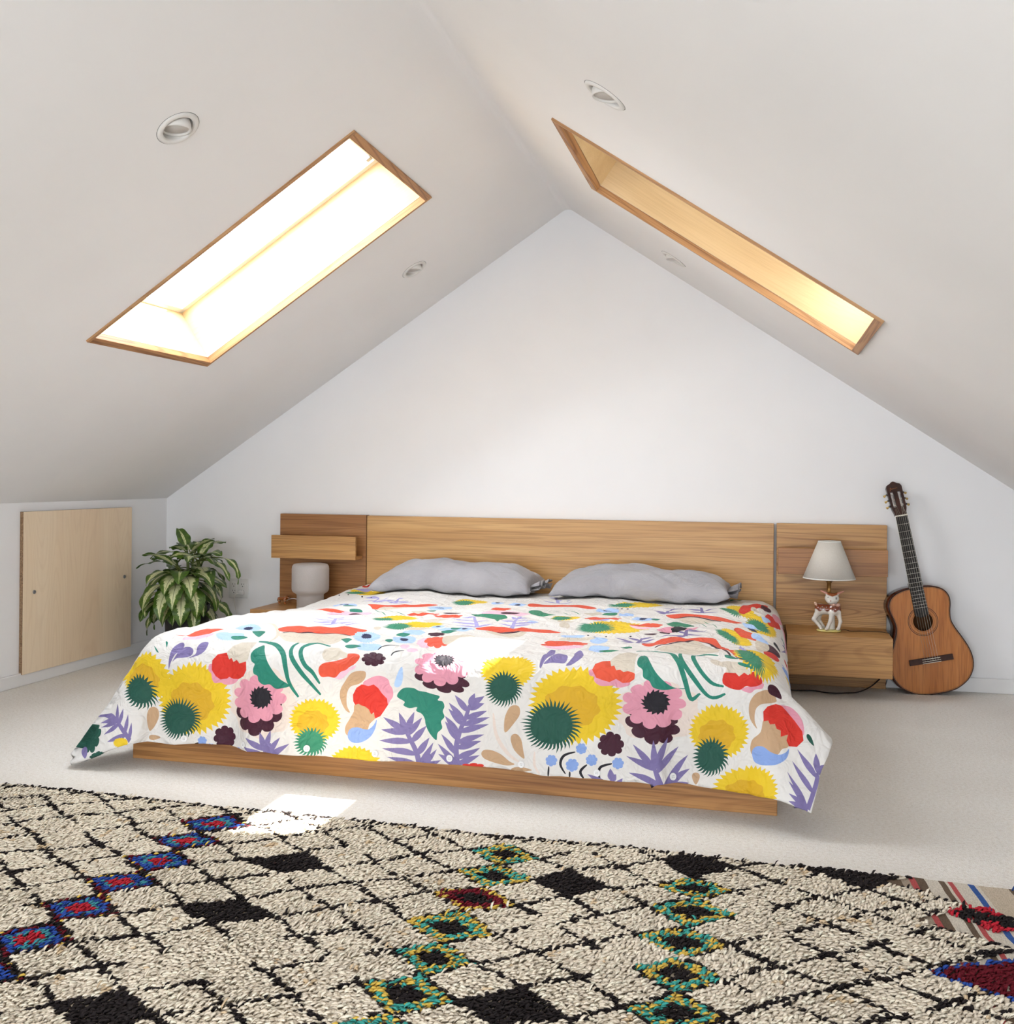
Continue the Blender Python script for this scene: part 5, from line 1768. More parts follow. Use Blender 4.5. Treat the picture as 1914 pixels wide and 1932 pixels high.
for sgn, rr in ((-1, 0.5), (1, -0.5)):
    blob('bow_loop', (0.026 + sgn * 0.0105, -0.028, 0.1255), (0.012, 0.0065, 0.0085), M_pinkglz, rr * 0.5)
blob('bow_knot', (0.026, -0.032, 0.1255), (0.0042, 0.005, 0.0048), M_pinkglz)
for hx, hy in ((-0.034, -0.029), (-0.012, -0.041), (0.039, -0.029)):
    tube('hoof_line', [FT + Vector((hx - 0.005, hy + 0.003, 0.014)), FT + Vector((hx, hy - 0.0005, 0.017)), FT + Vector((hx + 0.005, hy + 0.003, 0.014))], 0.0009, M_black, fl, 6)
Mb = Matrix.Translation(FT) @ Matrix.Diagonal((1.0, 0.72, 1, 1))
lathe('oval_base', [(0.0, 0.0), (0.051, 0.0), (0.055, 0.003), (0.054, 0.007), (0.048, 0.0095), (0.0, 0.011)], M_yellow, fl, 48, Mb)
Mst = Matrix.Translation(FT + Vector((0.0, 0.004, 0)))
lathe('brass_stem', [(0.0, 0.150), (0.011, 0.150), (0.0112, 0.180), (0.0095, 0.183), (0.0095, 0.222), (0.0125, 0.224), (0.0125, 0.230), (0.009, 0.232), (0.009, 0.252), (0.0, 0.252)], M_brass, fl, 24, Mst)
lathe('bulb', [(0.0, 0.338), (0.014, 0.335), (0.027, 0.320), (0.030, 0.303), (0.024, 0.283), (0.013, 0.268), (0.0125, 0.252), (0.0, 0.252)], M_whiteglz, fl, 24, Mst)
for a in (0.0, math.pi):
    tube('harp_wire', [FT + Vector((0.011 * math.cos(a), 0.004, 0.228)), FT + Vector((0.04 * math.cos(a), 0.004, 0.24)), FT + Vector((0.045 * math.cos(a), 0.004, 0.33)), FT + Vector((0.008 * math.cos(a), 0.004, 0.405))], 0.0013, M_brass, fl, 6)
z0s, z1s = 0.2435, 0.4145
sh = lathe('lamp_shade', [(0.1165, z0s), (0.0495, z1s), (0.0485, z1s), (0.1155, z0s)], M_shade, fl, 64, Mst, close=True)
lathe('shade_rim', [(0.1168, z0s - 0.001), (0.1155, z0s + 0.004), (0.1146, z0s + 0.0035), (0.1155, z0s - 0.001)], M_shade_rim, fl, 64, Mst, close=True)
lathe('shade_rim', [(0.0514, z1s - 0.004), (0.0499, z1s + 0.0005), (0.0484, z1s + 0.0005), (0.0498, z1s - 0.004)], M_shade_rim, fl, 64, Mst, close=True)
M_cord = plain('black_cord', srgb(34, 28, 26), 0.5, 0.4, nscale=60, namt=0.1)
cord = [(0.05, 0.02, 0.004), (0.075, 0.025, 0.006), (0.10, 0.012, 0.003), (0.14, 0.03, 0.003), (0.18, 0.028, 0.003), (0.225, 0.035, 0.003), (0.248, 0.012, 0.003), (0.2625, 0.0, 0.002), (0.2685, -0.005, -0.02), (0.2695, 0.02, -0.12), (0.268, 0.08, -0.20), (0.262, 0.12, -0.255)]
tube('power_cord', [Vector(p) + FT for p in catmull(cord, 6)], 0.0016, M_cord, fl, 6)

# loose cable on the carpet under that night stand
cb = [(0.075, -0.20, 0.005), (0.15, -0.235, 0.006), (0.24, -0.215, 0.005), (0.31, -0.245, 0.005), (0.38, -0.23, 0.006), (0.44, -0.19, 0.006), (0.50, -0.12, 0.02), (0.545, -0.075, 0.05)]
o = tube('floor_cable', catmull(cb, 6), 0.003, M_cord, None, 6)
props(o, 'thin black cable lying on the carpet under the fawn lamp night stand', 'cable')

# ================================================================== frosted glass lamp
M_frost, nt, bs, out = newmat('frosted_glass')
v = objcoord(nt)
n1 = noise(nt, v, 300, 2)
bs.inputs['Base Color'].default_value = srgb(206, 196, 192)
link(nt, ramp(nt, n1, [(0.3, srgb(228, 222, 218)), (0.7, srgb(244, 239, 236))]), bs.inputs['Base Color'])
bs.inputs['Roughness'].default_value = 0.55
tr = nt.nodes.new('ShaderNodeBsdfTranslucent')
tr.inputs['Color'].default_value = srgb(244, 238, 234)
mx = nt.nodes.new('ShaderNodeMixShader')
mx.inputs['Fac'].default_value = 0.5
link(nt, bs.outputs[0], mx.inputs[1])
link(nt, tr.outputs[0], mx.inputs[2])
t2 = nt.nodes.new('ShaderNodeBsdfTransparent')
t2.inputs['Color'].default_value = (0.9, 0.88, 0.86, 1)
mx2 = nt.nodes.new('ShaderNodeMixShader')
mx2.inputs['Fac'].default_value = 0.10
link(nt, mx.outputs[0], mx2.inputs[1])
link(nt, t2.outputs[0], mx2.inputs[2])
link(nt, mx2.outputs[0], out.inputs['Surface'])
M_whitecord = plain('white_cord', srgb(232, 226, 220), 0.4, 0.4, nscale=60, namt=0.03)
LX, LY, LZ = -2.296, -0.205, 0.2835
gl_ = thing('glass_lamp', (LX, LY, LZ), 'frosted glass cylinder lamp with a narrower foot', 'lamp')
Ml = Matrix.Translation((LX, LY, LZ))
lathe('glass_shade', [(0.069, 0.0), (0.0705, 0.004), (0.0705, 0.062), (0.0715, 0.070), (0.078, 0.076), (0.088, 0.081), (0.0945, 0.089), (0.097, 0.100), (0.097, 0.205), (0.0945, 0.219), (0.088, 0.2275), (0.080, 0.230), (0.04, 0.2315), (0.0, 0.232)], M_frost, gl_, 64, Ml)
lathe('foot_ring', [(0.0, 0.0), (0.0715, 0.0), (0.0725, 0.003), (0.0715, 0.007), (0.0, 0.007)], M_frost, gl_, 48, Ml)
lathe('bulb', [(0.0, 0.128), (0.016, 0.122), (0.023, 0.106), (0.018, 0.088), (0.012, 0.078), (0.012, 0.007)], M_whiteglz, gl_, 24, Ml)
lc = [(-0.070, 0.03, 0.012), (-0.09, 0.05, 0.03), (-0.12, 0.075, 0.031), (-0.145, 0.095, 0.030), (-0.175, 0.11, 0.024), (-0.20, 0.125, 0.012)]
tube('lamp_cord', [Vector(p) + Vector((LX, LY, LZ)) for p in catmull(lc, 6)], 0.0024, M_whitecord, gl_, 8)

# ================================================================== tiny tiger figurine
TXc = Vector((-2.497, -0.125, 0.2832))


def tiger(P):
    d = sd_caps(P, (-0.018, 0, 0.029), (0.016, 0, 0.031), 0.0095, 0.0105)
    d = smin(d, sd_ell(P, (0.0285, -0.002, 0.038), (0.0085, 0.008, 0.0078)), 0.004)
    d = smin(d, sd_ell(P, (0.036, -0.003, 0.0355), (0.005, 0.0052, 0.0042)), 0.003)
    for ya in (-0.0055, 0.0025):
        d = smin(d, sd_caps(P, (0.026, ya, 0.045), (0.025, ya - 0.0005, 0.0475), 0.0024, 0.0018), 0.0018)
    for (lx, ly, bx) in ((-0.020, -0.0065, -0.016), (-0.018, 0.0065, -0.023), (0.014, -0.0065, 0.018), (0.016, 0.0065, 0.011)):
        d = smin(d, sd_caps(P, (lx, ly, 0.025), (bx, ly, 0.0035), 0.0055, 0.0036), 0.003)
        d = smin(d, sd_ell(P, (bx + 0.002, ly, 0.003), (0.0052, 0.0042, 0.0028)), 0.002)
    d = smin(d, sd_caps(P, (-0.027, 0, 0.032), (-0.031, 0.001, 0.016), 0.0026, 0.0024), 0.003)
    return d


V, F = surface_net(tiger, (-0.040, -0.018, -0.001), (0.046, 0.016, 0.054), 0.0014)
x, y, z = V.T
cols = np.tile(np.array(srgb(188, 104, 34)[:3]), (len(V), 1))
stripe = (np.sin(x * 900 + 5 * np.sin(z * 260) + y * 160) > 0.45) & (z > 0.014)
cols[stripe] = srgb(86, 40, 16)[:3]
belly = (z < 0.0215) & (z > 0.016)
cols[belly & ~stripe] = srgb(226, 196, 168)[:3]
cols[(x > 0.0385)] = srgb(232, 206, 180)[:3]
o = from_data('tiger_figurine', [Vector(p) + TXc for p in V], F, glazed('painted_plastic', 0.2), None, True)
set_colors(o.data, cols)
props(o, 'tiny orange striped tiger figurine on the night stand beside the glass lamp', 'figurine')

# ================================================================== wall outlet and charger
M_plate = plain('outlet_plastic', srgb(228, 226, 222), 0.35, 0.45, nscale=20, namt=0.01)
M_slot = plain('outlet_slot', srgb(46, 42, 38), 0.6, 0.3, nscale=60, namt=0.1)
ot = thing('wall_outlet', (-2.829, 0, 0.345), 'white double wall outlet between the plant and the night stand', 'outlet')
box('cover_plate', -2.888, -2.770, -0.007, 0.0, 0.290, 0.399, M_plate, ot, 0.003)
for cx in (-2.856, -2.802):
    rc = thing_part('receptacle', (cx, -0.007, 0.345), ot)
    box('receptacle_face', cx - 0.0175, cx + 0.0175, -0.0095, -0.006, 0.310, 0.379, M_plate, rc, 0.0015)
    for cz in (0.364, 0.328):
        box('blade_slot', cx - 0.0078, cx - 0.0058, -0.0102, -0.009, cz - 0.001, cz + 0.0075, M_slot, rc, 0)
        box('blade_slot', cx + 0.0058, cx + 0.0076, -0.0102, -0.009, cz, cz + 0.0065, M_slot, rc, 0)
        lathe('ground_hole', [(0.0, 0.0), (0.0029, 0.0), (0.0029, 0.001), (0.0, 0.001)], M_slot, rc, 12, Matrix.Translation((cx, -0.0102, cz - 0.0085)) @ Matrix.Rotation(math.radians(-90), 4, 'X'))
ch = thing('charger_plug', (-2.802, -0.011, 0.322), 'white plug and cord hanging from the outlet beside the plant', 'plug')
o = box('plug_body', -2.816, -2.788, -0.038, -0.0105, 0.311, 0.333, M_plate, ch, 0.005)
cpth = [(-2.812, -0.036, 0.320), (-2.822, -0.046, 0.316), (-2.832, -0.046, 0.300), (-2.835, -0.035, 0.265), (-2.828, -0.03, 0.22), (-2.810, -0.03, 0.165), (-2.795, -0.032, 0.10), (-2.77, -0.035, 0.03), (-2.72, -0.06, 0.006), (-2.66, -0.09, 0.0045)]
tube('plug_cord', catmull(cpth, 6), 0.0022, M_whitecord, ch, 8)

# ================================================================== potted dieffenbachia
M_leaf, nt, bs, _ = newmat('variegated_leaf')
uvn = nt.nodes.new('ShaderNodeUVMap')
uvn.uv_map = 'leafmap'
sep = nt.nodes.new('ShaderNodeSeparateXYZ')
link(nt, uvn.outputs['UV'], sep.inputs[0])
U, Vv = sep.outputs['X'], sep.outputs['Y']          # U along the blade 0..1, V across -1..1 (stored 0..1)
av = mth(nt, 'ABSOLUTE', mth(nt, 'MULTIPLY_ADD', Vv, 2.0, -1.0))
oi = nt.nodes.new('ShaderNodeObjectInfo')
# jagged edge of the cream zone: streaks that run from the midrib outward and forward
comb = nt.nodes.new('ShaderNodeCombineXYZ')
link(nt, mth(nt, 'ADD', mth(nt, 'MULTIPLY', mth(nt, 'SUBTRACT', U, mth(nt, 'MULTIPLY', av, 0.22)), 26.0), mth(nt, 'MULTIPLY', oi.outputs['Random'], 90.0)), comb.inputs[0])
link(nt, mth(nt, 'MULTIPLY', Vv, 2.2), comb.inputs[1])
jag = noise(nt, comb.outputs[0], 1.0, 3, 0.65)
reach = mth(nt, 'MULTIPLY_ADD', jag, 0.85, -0.05)
reach = mth(nt, 'MULTIPLY', reach, mth(nt, 'MULTIPLY_ADD', oi.outputs['Random'], 1.5, 0.40))
endf = mth(nt, 'MULTIPLY', mth(nt, 'SUBTRACT', 1.08, U), 1.6)
endf = mth(nt, 'MINIMUM', endf, 1.0)
reach = mth(nt, 'MULTIPLY', reach, endf)
cream = mth(nt, 'GREATER_THAN', reach, av)
soft = nt.nodes.new('ShaderNodeMapRange')
soft.inputs['From Min'].default_value = -0.10
soft.inputs['From Max'].default_value = 0.05
link(nt, mth(nt, 'SUBTRACT', reach, av), soft.inputs['Value'])
n2 = noise(nt, objcoord(nt), 55, 3)
greenc = ramp(nt, n2, [(0.3, srgb(50, 78, 22)), (0.7, srgb(86, 118, 36))])
midc = srgb(132, 160, 56)
creamc = ramp(nt, n2, [(0.3, srgb(206, 210, 150)), (0.7, srgb(230, 231, 186))])
c = mixc(nt, soft.outputs['Result'], greenc, midc)
c = mixc(nt, cream, c, creamc)
rib = mth(nt, 'LESS_THAN', av, 0.028)
c = mixc(nt, rib, c, srgb(92, 108, 44))
link(nt, c, bs.inputs['Base Color'])
bs.inputs['Roughness'].default_value = 0.32
bs.inputs['Specular IOR Level'].default_value = 0.5
veins = nt.nodes.new('ShaderNodeTexWave')
veins.inputs['Scale'].default_value = 7.0
cv2 = nt.nodes.new('ShaderNodeCombineXYZ')
link(nt, mth(nt, 'SUBTRACT', U, mth(nt, 'MULTIPLY', av, 0.25)), cv2.inputs[0])
link(nt, cv2.outputs[0], veins.inputs['Vector'])
bump(nt, bs, veins.outputs['Fac'], 0.25, 0.003)
M_stem = plain('plant_stem', srgb(92, 104, 46), 0.5, 0.4, nscale=40, namt=0.15)
M_pot = plain('black_pot', srgb(36, 35, 36), 0.45, 0.4, nscale=10, namt=0.08)
M_soil = plain('potting_soil', srgb(44, 34, 26), 0.95, 0.1, nscale=60, namt=0.4, bscale=80, bstr=1.0, bdist=0.01)

PX, PY = -2.925, -0.365
pl = thing('potted_plant', (PX, PY, 0), 'variegated dumb cane plant in a black pot near the hatch', 'plant')
lathe('pot', [(0.0, 0.0), (0.098, 0.0), (0.102, 0.006), (0.116, 0.285), (0.118, 0.290), (0.116, 0.294), (0.110, 0.294), (0.108, 0.27), (0.0, 0.27)], M_pot, pl, 48, Matrix.Translation((PX, PY, 0)))
lathe('soil', [(0.108, 0.262), (0.05, 0.272), (0.0, 0.274)], M_soil, pl, 32, Matrix.Translation((PX, PY, 0)))
lr = random.Random(5)
stems = []
for k, (dx, dy, h) in enumerate(((0.0, 0.0, 0.295), (-0.05, 0.01, 0.24), (0.05, -0.01, 0.26), (0.01, -0.05, 0.22), (-0.01, 0.05, 0.27))):
    base = Vector((PX + dx * 0.6, PY + dy * 0.6, 0.265))
    top = Vector((PX + dx * 1.5, PY + dy * 1.5, 0.265 + h))
    mid = (base + top) / 2 + Vector((lr.uniform(-.01, .01), lr.uniform(-.01, .01), 0))
    tube('stem', catmull([base, mid, top], 5), 0.008, M_stem, pl, 8)
    stems.append((base, top))


def leaf(start, az, el, pet, length, width, droop, roll, curl):
    """Petiole leaves START at azimuth AZ and elevation EL; the blade then arches down by DROOP."""
    d = Vector((math.cos(az) * math.cos(el), math.sin(az) * math.cos(el), math.sin(el)))
    side = Vector((-math.sin(az), math.cos(az), 0))
    p = Vector(start)
    e = el
    path = [p.copy()]
    np_ = 5
    for k in range(np_):
        e -= droop * 0.22 / np_
        p = p + Vector((math.cos(az) * math.cos(e), math.sin(az) * math.cos(e), math.sin(e))) * (pet / np_)
        path.append(p.copy())
    pv, pf = tube_data(path, [0.0042, 0.004, 0.0036, 0.0032, 0.0028, 0.0024], 6)
    verts, faces, uvs, mi = list(pv), list(pf), [(0, 0.5)] * len(pv), [1] * len(pf)
    nu, nv = 14, 8
    b0 = len(verts)
    for i in range(nu + 1):
        u = i / nu
        w = width * 0.5 * (math.sin(math.pi * min(1, (u * 0.94 + 0.06) ** 0.80)) ** 0.72) * (1 - 0.25 * u)
        if i == nu:
            w = 0.0008
        e2 = e - droop * (u ** 1.15)
        if i > 0:
            p = p + Vector((math.cos(az) * math.cos(e2), math.sin(az) * math.cos(e2), math.sin(e2))) * (length / nu)
        t = Vector((math.cos(az) * math.cos(e2), math.sin(az) * math.cos(e2), math.sin(e2)))
        nrm = side.cross(t).normalized()
        if nrm.z < 0 and e2 > -1.5:
            nrm = -nrm
        cr, sr = math.cos(roll * (0.4 + 0.6 * u)), math.sin(roll * (0.4 + 0.6 * u))
        sd_ = side * cr + nrm * sr
        nn = nrm * cr - side * sr
        for j in range(nv + 1):
            vv_ = -1 + 2 * j / nv
            wave = 0.0055 * math.sin(u * 13 + vv_ * 2 + curl * 9) * abs(vv_) ** 2
            cup = -curl * w * (vv_ * vv_) + 0.16 * w * abs(vv_)
            verts.append(p + sd_ * (w * vv_) + nn * (cup + wave))
            uvs.append((u, 0.5 + 0.5 * vv_))
    for i in range(nu):
        for j in range(nv):
            a = b0 + i * (nv + 1) + j
            faces.append((a, a + 1, a + nv + 2, a + nv + 1))
            mi.append(0)
    # keep the foliage clear of the two walls
    verts = [Vector((max(v_.x, XL + 0.026), min(v_.y, -0.012), max(v_.z, 0.03))) for v_ in verts]
    o_ = from_data('leaf', verts, faces, None, pl, True, mats=[M_leaf, M_stem], midx=mi)
    uvl = o_.data.uv_layers.new(name='leafmap')
    for lp in o_.data.loops:
        uvl.data[lp.index].uv = uvs[lp.vertex_index]
    return o_


D = math.radians
CAM_AZ = D(-57)        # toward the camera
whorls = [
    # (count, start height 0..1 on its stem, elevation, petiole, length, width, droop)
    (8, 1.0, D(56), 0.045, 0.135, 0.080, D(60)),
    (11, 0.9, D(38), 0.070, 0.160, 0.090, D(70)),
    (14, 0.70, D(22), 0.090, 0.175, 0.098, D(84)),
    (15, 0.48, D(4), 0.105, 0.180, 0.100, D(82)),
    (12, 0.26, D(-6), 0.105, 0.170, 0.094, D(78)),
]
for wi, (cnt, hh_, el, pet, ln, wd, dr) in enumerate(whorls):
    for k in range(cnt):
        az = 2 * math.pi * (k + 0.5 * (wi % 2)) / cnt + lr.uniform(-0.34, 0.34)
        st = stems[lr.randrange(len(stems))] if wi else stems[k % 3]
        p0 = st[0].lerp(st[1], min(1, hh_ + lr.uniform(-0.08, 0.08)))
        leaf(p0, az, el + lr.uniform(-0.25, 0.32), pet * lr.uniform(0.8, 1.15), ln * lr.uniform(0.85, 1.15), wd * lr.uniform(0.85, 1.12),
             dr * lr.uniform(0.6, 1.25), lr.uniform(-0.6, 0.6), lr.uniform(0.0, 0.28))
# long leaf that reaches toward the outlet, and the broad ones facing the room
leaf(stems[2][1], D(-12), D(22), 0.17, 0.19, 0.05, D(105), 0.2, 0.2)
leaf(stems[2][1], D(-25), D(12), 0.12, 0.19, 0.066, D(60), -0.2, 0.15)
leaf(stems[1][1], D(235), D(16), 0.06, 0.16, 0.07, D(35), 0.3, 0.1)
for az, e_, ln, pt_ in ((-62, 42, 0.19, 0.08), (-20, 35, 0.18, 0.09), (-105, 38, 0.18, 0.09), (-80, 30, 0.2, 0.07), (-70, 10, 0.20, 0.10), (-48, 25, 0.205, 0.09), (-90, -5, 0.19, 0.12), (-35, -8, 0.185, 0.11), (-60, -18, 0.18, 0.13), (-110, 5, 0.19, 0.13)):
    leaf(stems[3][0].lerp(stems[3][1], 0.75), D(az), D(e_), pt_, ln, 0.112, D(78), 0.1, 0.05)

# ================================================================== shag rug
RX0, RX1, RY0, RY1 = -2.75, 0.86, -3.95, -2.405
rug = thing('rug', (-0.95, -3.1, 0), 'cream shag rug with black diamond lattice and small coloured diamonds', 'rug')

# flat-woven ground with stripes showing at the bare end
M_weave, nt, bs, _ = newmat('striped_flatweave')
tc = nt.nodes.new('ShaderNodeTexCoord')
sp = nt.nodes.new('ShaderNodeSeparateXYZ')
link(nt, tc.outputs['Object'], sp.inputs[0])
wob = noise(nt, objcoord(nt, (3, 6, 3)), 1.0, 2)
xs = mth(nt, 'ADD', sp.outputs['X'], mth(nt, 'MULTIPLY_ADD', wob, 0.02, -0.01))
xs = mth(nt, 'ADD', xs, mth(nt, 'MULTIPLY', sp.outputs['Y'], 0.10))
fac = mth(nt, 'DIVIDE', mth(nt, 'SUBTRACT', xs, -0.10), 0.62)      # 0..1 over the bare end
wr = nt.nodes.new('ShaderNodeValToRGB')
wr.color_ramp.interpolation = 'CONSTANT'
CR, BR, RD, BL, WH, GY = srgb(214, 198, 176), srgb(116, 98, 82), srgb(196, 92, 92), srgb(66, 100, 168), srgb(230, 220, 204), srgb(178, 162, 144)
stops = [(0.0, CR), (0.06, BR), (0.10, WH), (0.14, GY), (0.20, WH), (0.24, BR), (0.31, GY), (0.34, RD), (0.365, BR), (0.40, WH), (0.45, BR), (0.475, WH), (0.485, RD), (0.505, WH), (0.56, BL), (0.585, WH), (0.60, CR), (0.71, BR), (0.745, CR), (0.9, GY), (0.95, CR)]
el = wr.color_ramp.elements
while len(el) < len(stops):
    el.new(0.5)
for e_, (p_, c_) in zip(el, stops):
    e_.position = p_
    e_.color = c_
link(nt, fac, wr.inputs['Fac'])
thr = noise(nt, objcoord(nt, (700, 160, 100)), 1.0, 3, 0.7)
cc = mixc(nt, 0.55, wr.outputs['Color'], ramp(nt, thr, [(0.3, srgb(150, 138, 126)), (0.6, (1, 1, 1, 1))]), 'MULTIPLY')
link(nt, cc, bs.inputs['Base Color'])
bs.inputs['Roughness'].default_value = 0.95
bs.inputs['Specular IOR Level'].default_value = 0.1
bump(nt, bs, thr, 0.6, 0.003)


def rug_edge(x):
    return RY1 + 0.010 * value_noise(x * 6 + 33, 61) + 0.004 * value_noise(x * 19 + 33, 62)


nx, ny = 120, 40
gx = np.linspace(RX0, RX1, nx)
wv, wf = [], []
for zz in (0.007, 0.0005):
    for xx in gx:
        y1_ = float(rug_edge(np.array(xx)))
        for j in range(ny):
            wv.append((xx, RY0 + (y1_ - RY0) * j / (ny - 1), zz + (0.002 * float(value_noise2(np.array(xx * 9 + 5), np.array(j * 0.4), 63)) if zz > 0.005 else 0)))
o2 = nx * ny
for i in range(nx - 1):
    for j in range(ny - 1):
        a = i * ny + j
        wf.append((a, a + ny, a + ny + 1, a + 1))
        wf.append((o2 + a, o2 + a + 1, o2 + a + ny + 1, o2 + a + ny))
for i in range(nx - 1):
    for j in (0, ny - 1):
        a = i * ny + j
        wf.append((a, a + ny, o2 + a + ny, o2 + a))
from_data('flat_weave', wv, wf, M_weave, rug, False)

# pile -----------------------------------------------------------------
KX = np.array([-3.0, -1.46, -1.14, -0.635, -0.44, -0.155, 0.237, 0.9])
KU = np.array([-7.3, 0.0, 1.5, 4.0, 5.0, 6.5, 8.5, 11.8])
KY = np.array([-2.55, -2.544, -2.5285, -2.541, -2.540, -2.5545, -2.5185, -2.51])
PER = 0.143
C_ = lambda *c: np.array(srgb(*c)[:3])
CRM, BLK, TEAL, YEL, REDC, MAR, BLU, TL2 = C_(252, 238, 216), C_(44, 38, 38), C_(74, 172, 160), C_(236, 198, 92), C_(196, 44, 58), C_(112, 28, 40), C_(52, 84, 168), C_(74, 150, 160)


def pile_colour(x, y, r):
    """Colour of the yarn knotted at (x, y); r is a per-tuft random number. Returns rgb and a mask of knotted ground."""
    wx = x + 0.014 * value_noise2(x * 7 + 60, y * 7 + 60, 71) + 0.006 * value_noise2(x * 20 + 60, y * 20 + 60, 73)
    wy = y + 0.012 * value_noise2(x * 7 + 90, y * 7 + 90, 72) + 0.006 * value_noise2(x * 20 + 90, y * 20 + 90, 74)
    X = np.interp(wx, KX, KU)
    yc = np.interp(wx, KX, KY)
    Y = (yc - wy) / PER + 0.5
    k, l = np.floor(X + Y), np.floor(X - Y)
    a, b = (X + Y) - k, (X - Y) - l
    da, db = np.minimum(a, 1 - a), np.minimum(b, 1 - b)
    p = np.maximum(np.abs(a - 0.5), np.abs(b - 0.5)) * 2
    Xc, Yc = (k + l + 1) / 2, (k - l) / 2
    cy_ = np.interp(np.interp(Xc, KU, KX), KX, KY) - (Yc - 0.5) * PER
    col = np.tile(CRM, (len(x), 1)) * (0.93 + 0.10 * r)[:, None]
    brk = value_noise2(x * 11 + 7, y * 11 + 7, 75)
    thick = 0.050 + 0.022 * value_noise2(x * 16 + 3, y * 16 + 3, 76)
    line = (np.minimum(da, db) < thick) & (brk > -0.62)
    col[line] = BLK * 0.95
    stray = (value_noise2(x * 30 + 9, y * 30 + 9, 77) > 0.80) & (r > 0.5)
    col[stray] = C_(226, 200, 164)

    def cells(xc, ys):
        m_ = np.zeros(len(x), bool)
        for yy in ys:
            m_ |= (np.abs(Xc - xc) < 0.01) & (np.abs(cy_ - yy) < 0.06)
        return m_
    m = cells(0, [-2.544 - PER * i for i in range(9)])
    for lo, hi, c1, c2 in ((0, 0.40, REDC, REDC), (0.40, 0.62, BLU, TL2), (0.62, 0.80, BLU, BLU), (0.80, 0.97, MAR, BLK)):
        s_ = m & (p >= lo) & (p < hi)
        col[s_] = np.where((r > 0.55)[:, None], c2, c1)[s_]
    s_ = m & (p > 0.9) & (r > 0.86)
    col[s_] = YEL
    teal = cells(4, [-2.541 - PER * i for i in range(9) if i != 2]) | cells(6.5, [-2.483 - PER * i for i in range(1, 9)])
    flip = (np.floor(Yc * 1.0) % 2 == 0)
    for lo, hi, f in ((0.50, 0.72, 0), (0.72, 0.96, 1)):
        s_ = teal & (p >= lo) & (p < hi)
        c1 = np.where((flip ^ (f == 1))[:, None], YEL, TEAL)
        c2 = np.where((flip ^ (f == 1))[:, None], TEAL, YEL)
        col[s_] = np.where((r > 0.72)[:, None], c2, c1)[s_]
    col[teal & (p < 0.50)] = BLK
    m = cells(4, [-2.541 - PER * 2])
    col[m & (p < 0.50)] = BLK * 1.15
    col[m & (p >= 0.50)] = MAR * 1.2
    col[m & (p >= 0.80) & (r > 0.45)] = YEL
    m = cells(1.5, [-2.743, -3.029, -3.315 - 0.143]) | cells(5, [-2.683, -3.255]) | cells(6.5, [-2.483]) | cells(8.5, [-2.447])
    col[m] = BLK
    col[cells(8, [-2.40, -2.35, -2.47]) & (y > -2.45)] = BLK
    rim = (y > rug_edge(x) - 0.026) & (r > 0.52)
    col[rim] = BLK
    # long end: the knotted points run out into the bare weave
    tri = np.abs(((y + 2.46) / 0.20) % 1 - 0.5) * 2
    xb = 0.30 + 0.17 * (1 - tri) + 0.22 * np.clip(-2.42 - y, 0, 1.0) - 0.03
    knot = x < xb
    edge = knot & (x > xb - 0.02) & (tri < 0.75)
    col[edge & (r > 0.35)] = BLK
    # two medallions on the bare weave
    d1 = np.abs(x - 0.492) / 0.088 + np.abs(y + 2.612 + 0.25 * (x - 0.492)) / 0.062
    m1 = d1 < 1
    col[m1] = REDC * 1.05
    q1 = np.abs(x - 0.463) / 0.042 + np.abs(y + 2.604) / 0.040
    q2 = np.abs(x - 0.525) / 0.044 + np.abs(y + 2.620) / 0.036
    col[(q1 < 1) | (q2 < 1)] = BLK
    d2 = np.abs(x - 0.50) / 0.19 + np.abs(y + 2.905) / 0.105
    m2 = d2 < 1
    col[m2] = MAR
    col[m2 & (d2 > 0.90)] = BLU
    m3 = (x > 0.50) & (x < 0.72) & (np.abs(y + 2.905) < 0.10) & ~m2
    col[m3] = YEL
    col[m3 & (np.abs(y + 2.905) > 0.085)] = BLU
    col *= (0.93 + 0.12 * r)[:, None]
    return np.clip(col, 0, 1), knot | m1 | m2 | m3


SPC = 0.0076
gx = np.arange(RX0 + 0.01, 0.74, SPC)
gy = np.arange(RY0 + 0.01, RY1 + 0.01, SPC)
TX, TY = np.meshgrid(gx, gy, indexing='ij')
TX = (TX + rng.uniform(-0.42, 0.42, TX.shape) * SPC).ravel()
TY = (TY + rng.uniform(-0.42, 0.42, TY.shape) * SPC).ravel()
keep = TY < rug_edge(TX) - 0.006
far = (TX < -2.42) | (TX < -2.42 + 0.80 * (-2.42 - TY)) | (TY < -3.62)
keep &= ~far | (rng.uniform(0, 1, len(TX)) < 0.5)
TX, TY = TX[keep], TY[keep]
rnd = rng.uniform(0, 1, len(TX))
colr, knot = pile_colour(TX, TY, rnd)
TX, TY, rnd, colr = TX[knot], TY[knot], rnd[knot], colr[knot]
NT = len(TX)
isblk = colr.sum(1) < 0.12
az = np.radians(24) + 0.7 * value_noise2(TX * 5 + 120, TY * 5 + 120, 81) + rng.normal(0, 0.38, NT)
elv = np.radians(14) + 0.25 * value_noise2(TX * 8 + 140, TY * 8 + 140, 82) + rng.normal(0, 0.18, NT)
elv = np.clip(elv, 0.12, 1.25)
ln = rng.uniform(0.015, 0.023, NT) * np.where(isblk, 0.92, 1.0)
wild = rng.uniform(0, 1, NT) < 0.006
ln[wild] *= 1.35
elv[wild] = rng.uniform(0.8, 1.2, wild.sum())
rad = rng.uniform(0.0032, 0.0044, NT)
rings = 4
P = np.zeros((NT, rings, 3))
P[:, 0] = np.stack([TX, TY, np.full(NT, 0.006)], 1)
e = elv + 0.35
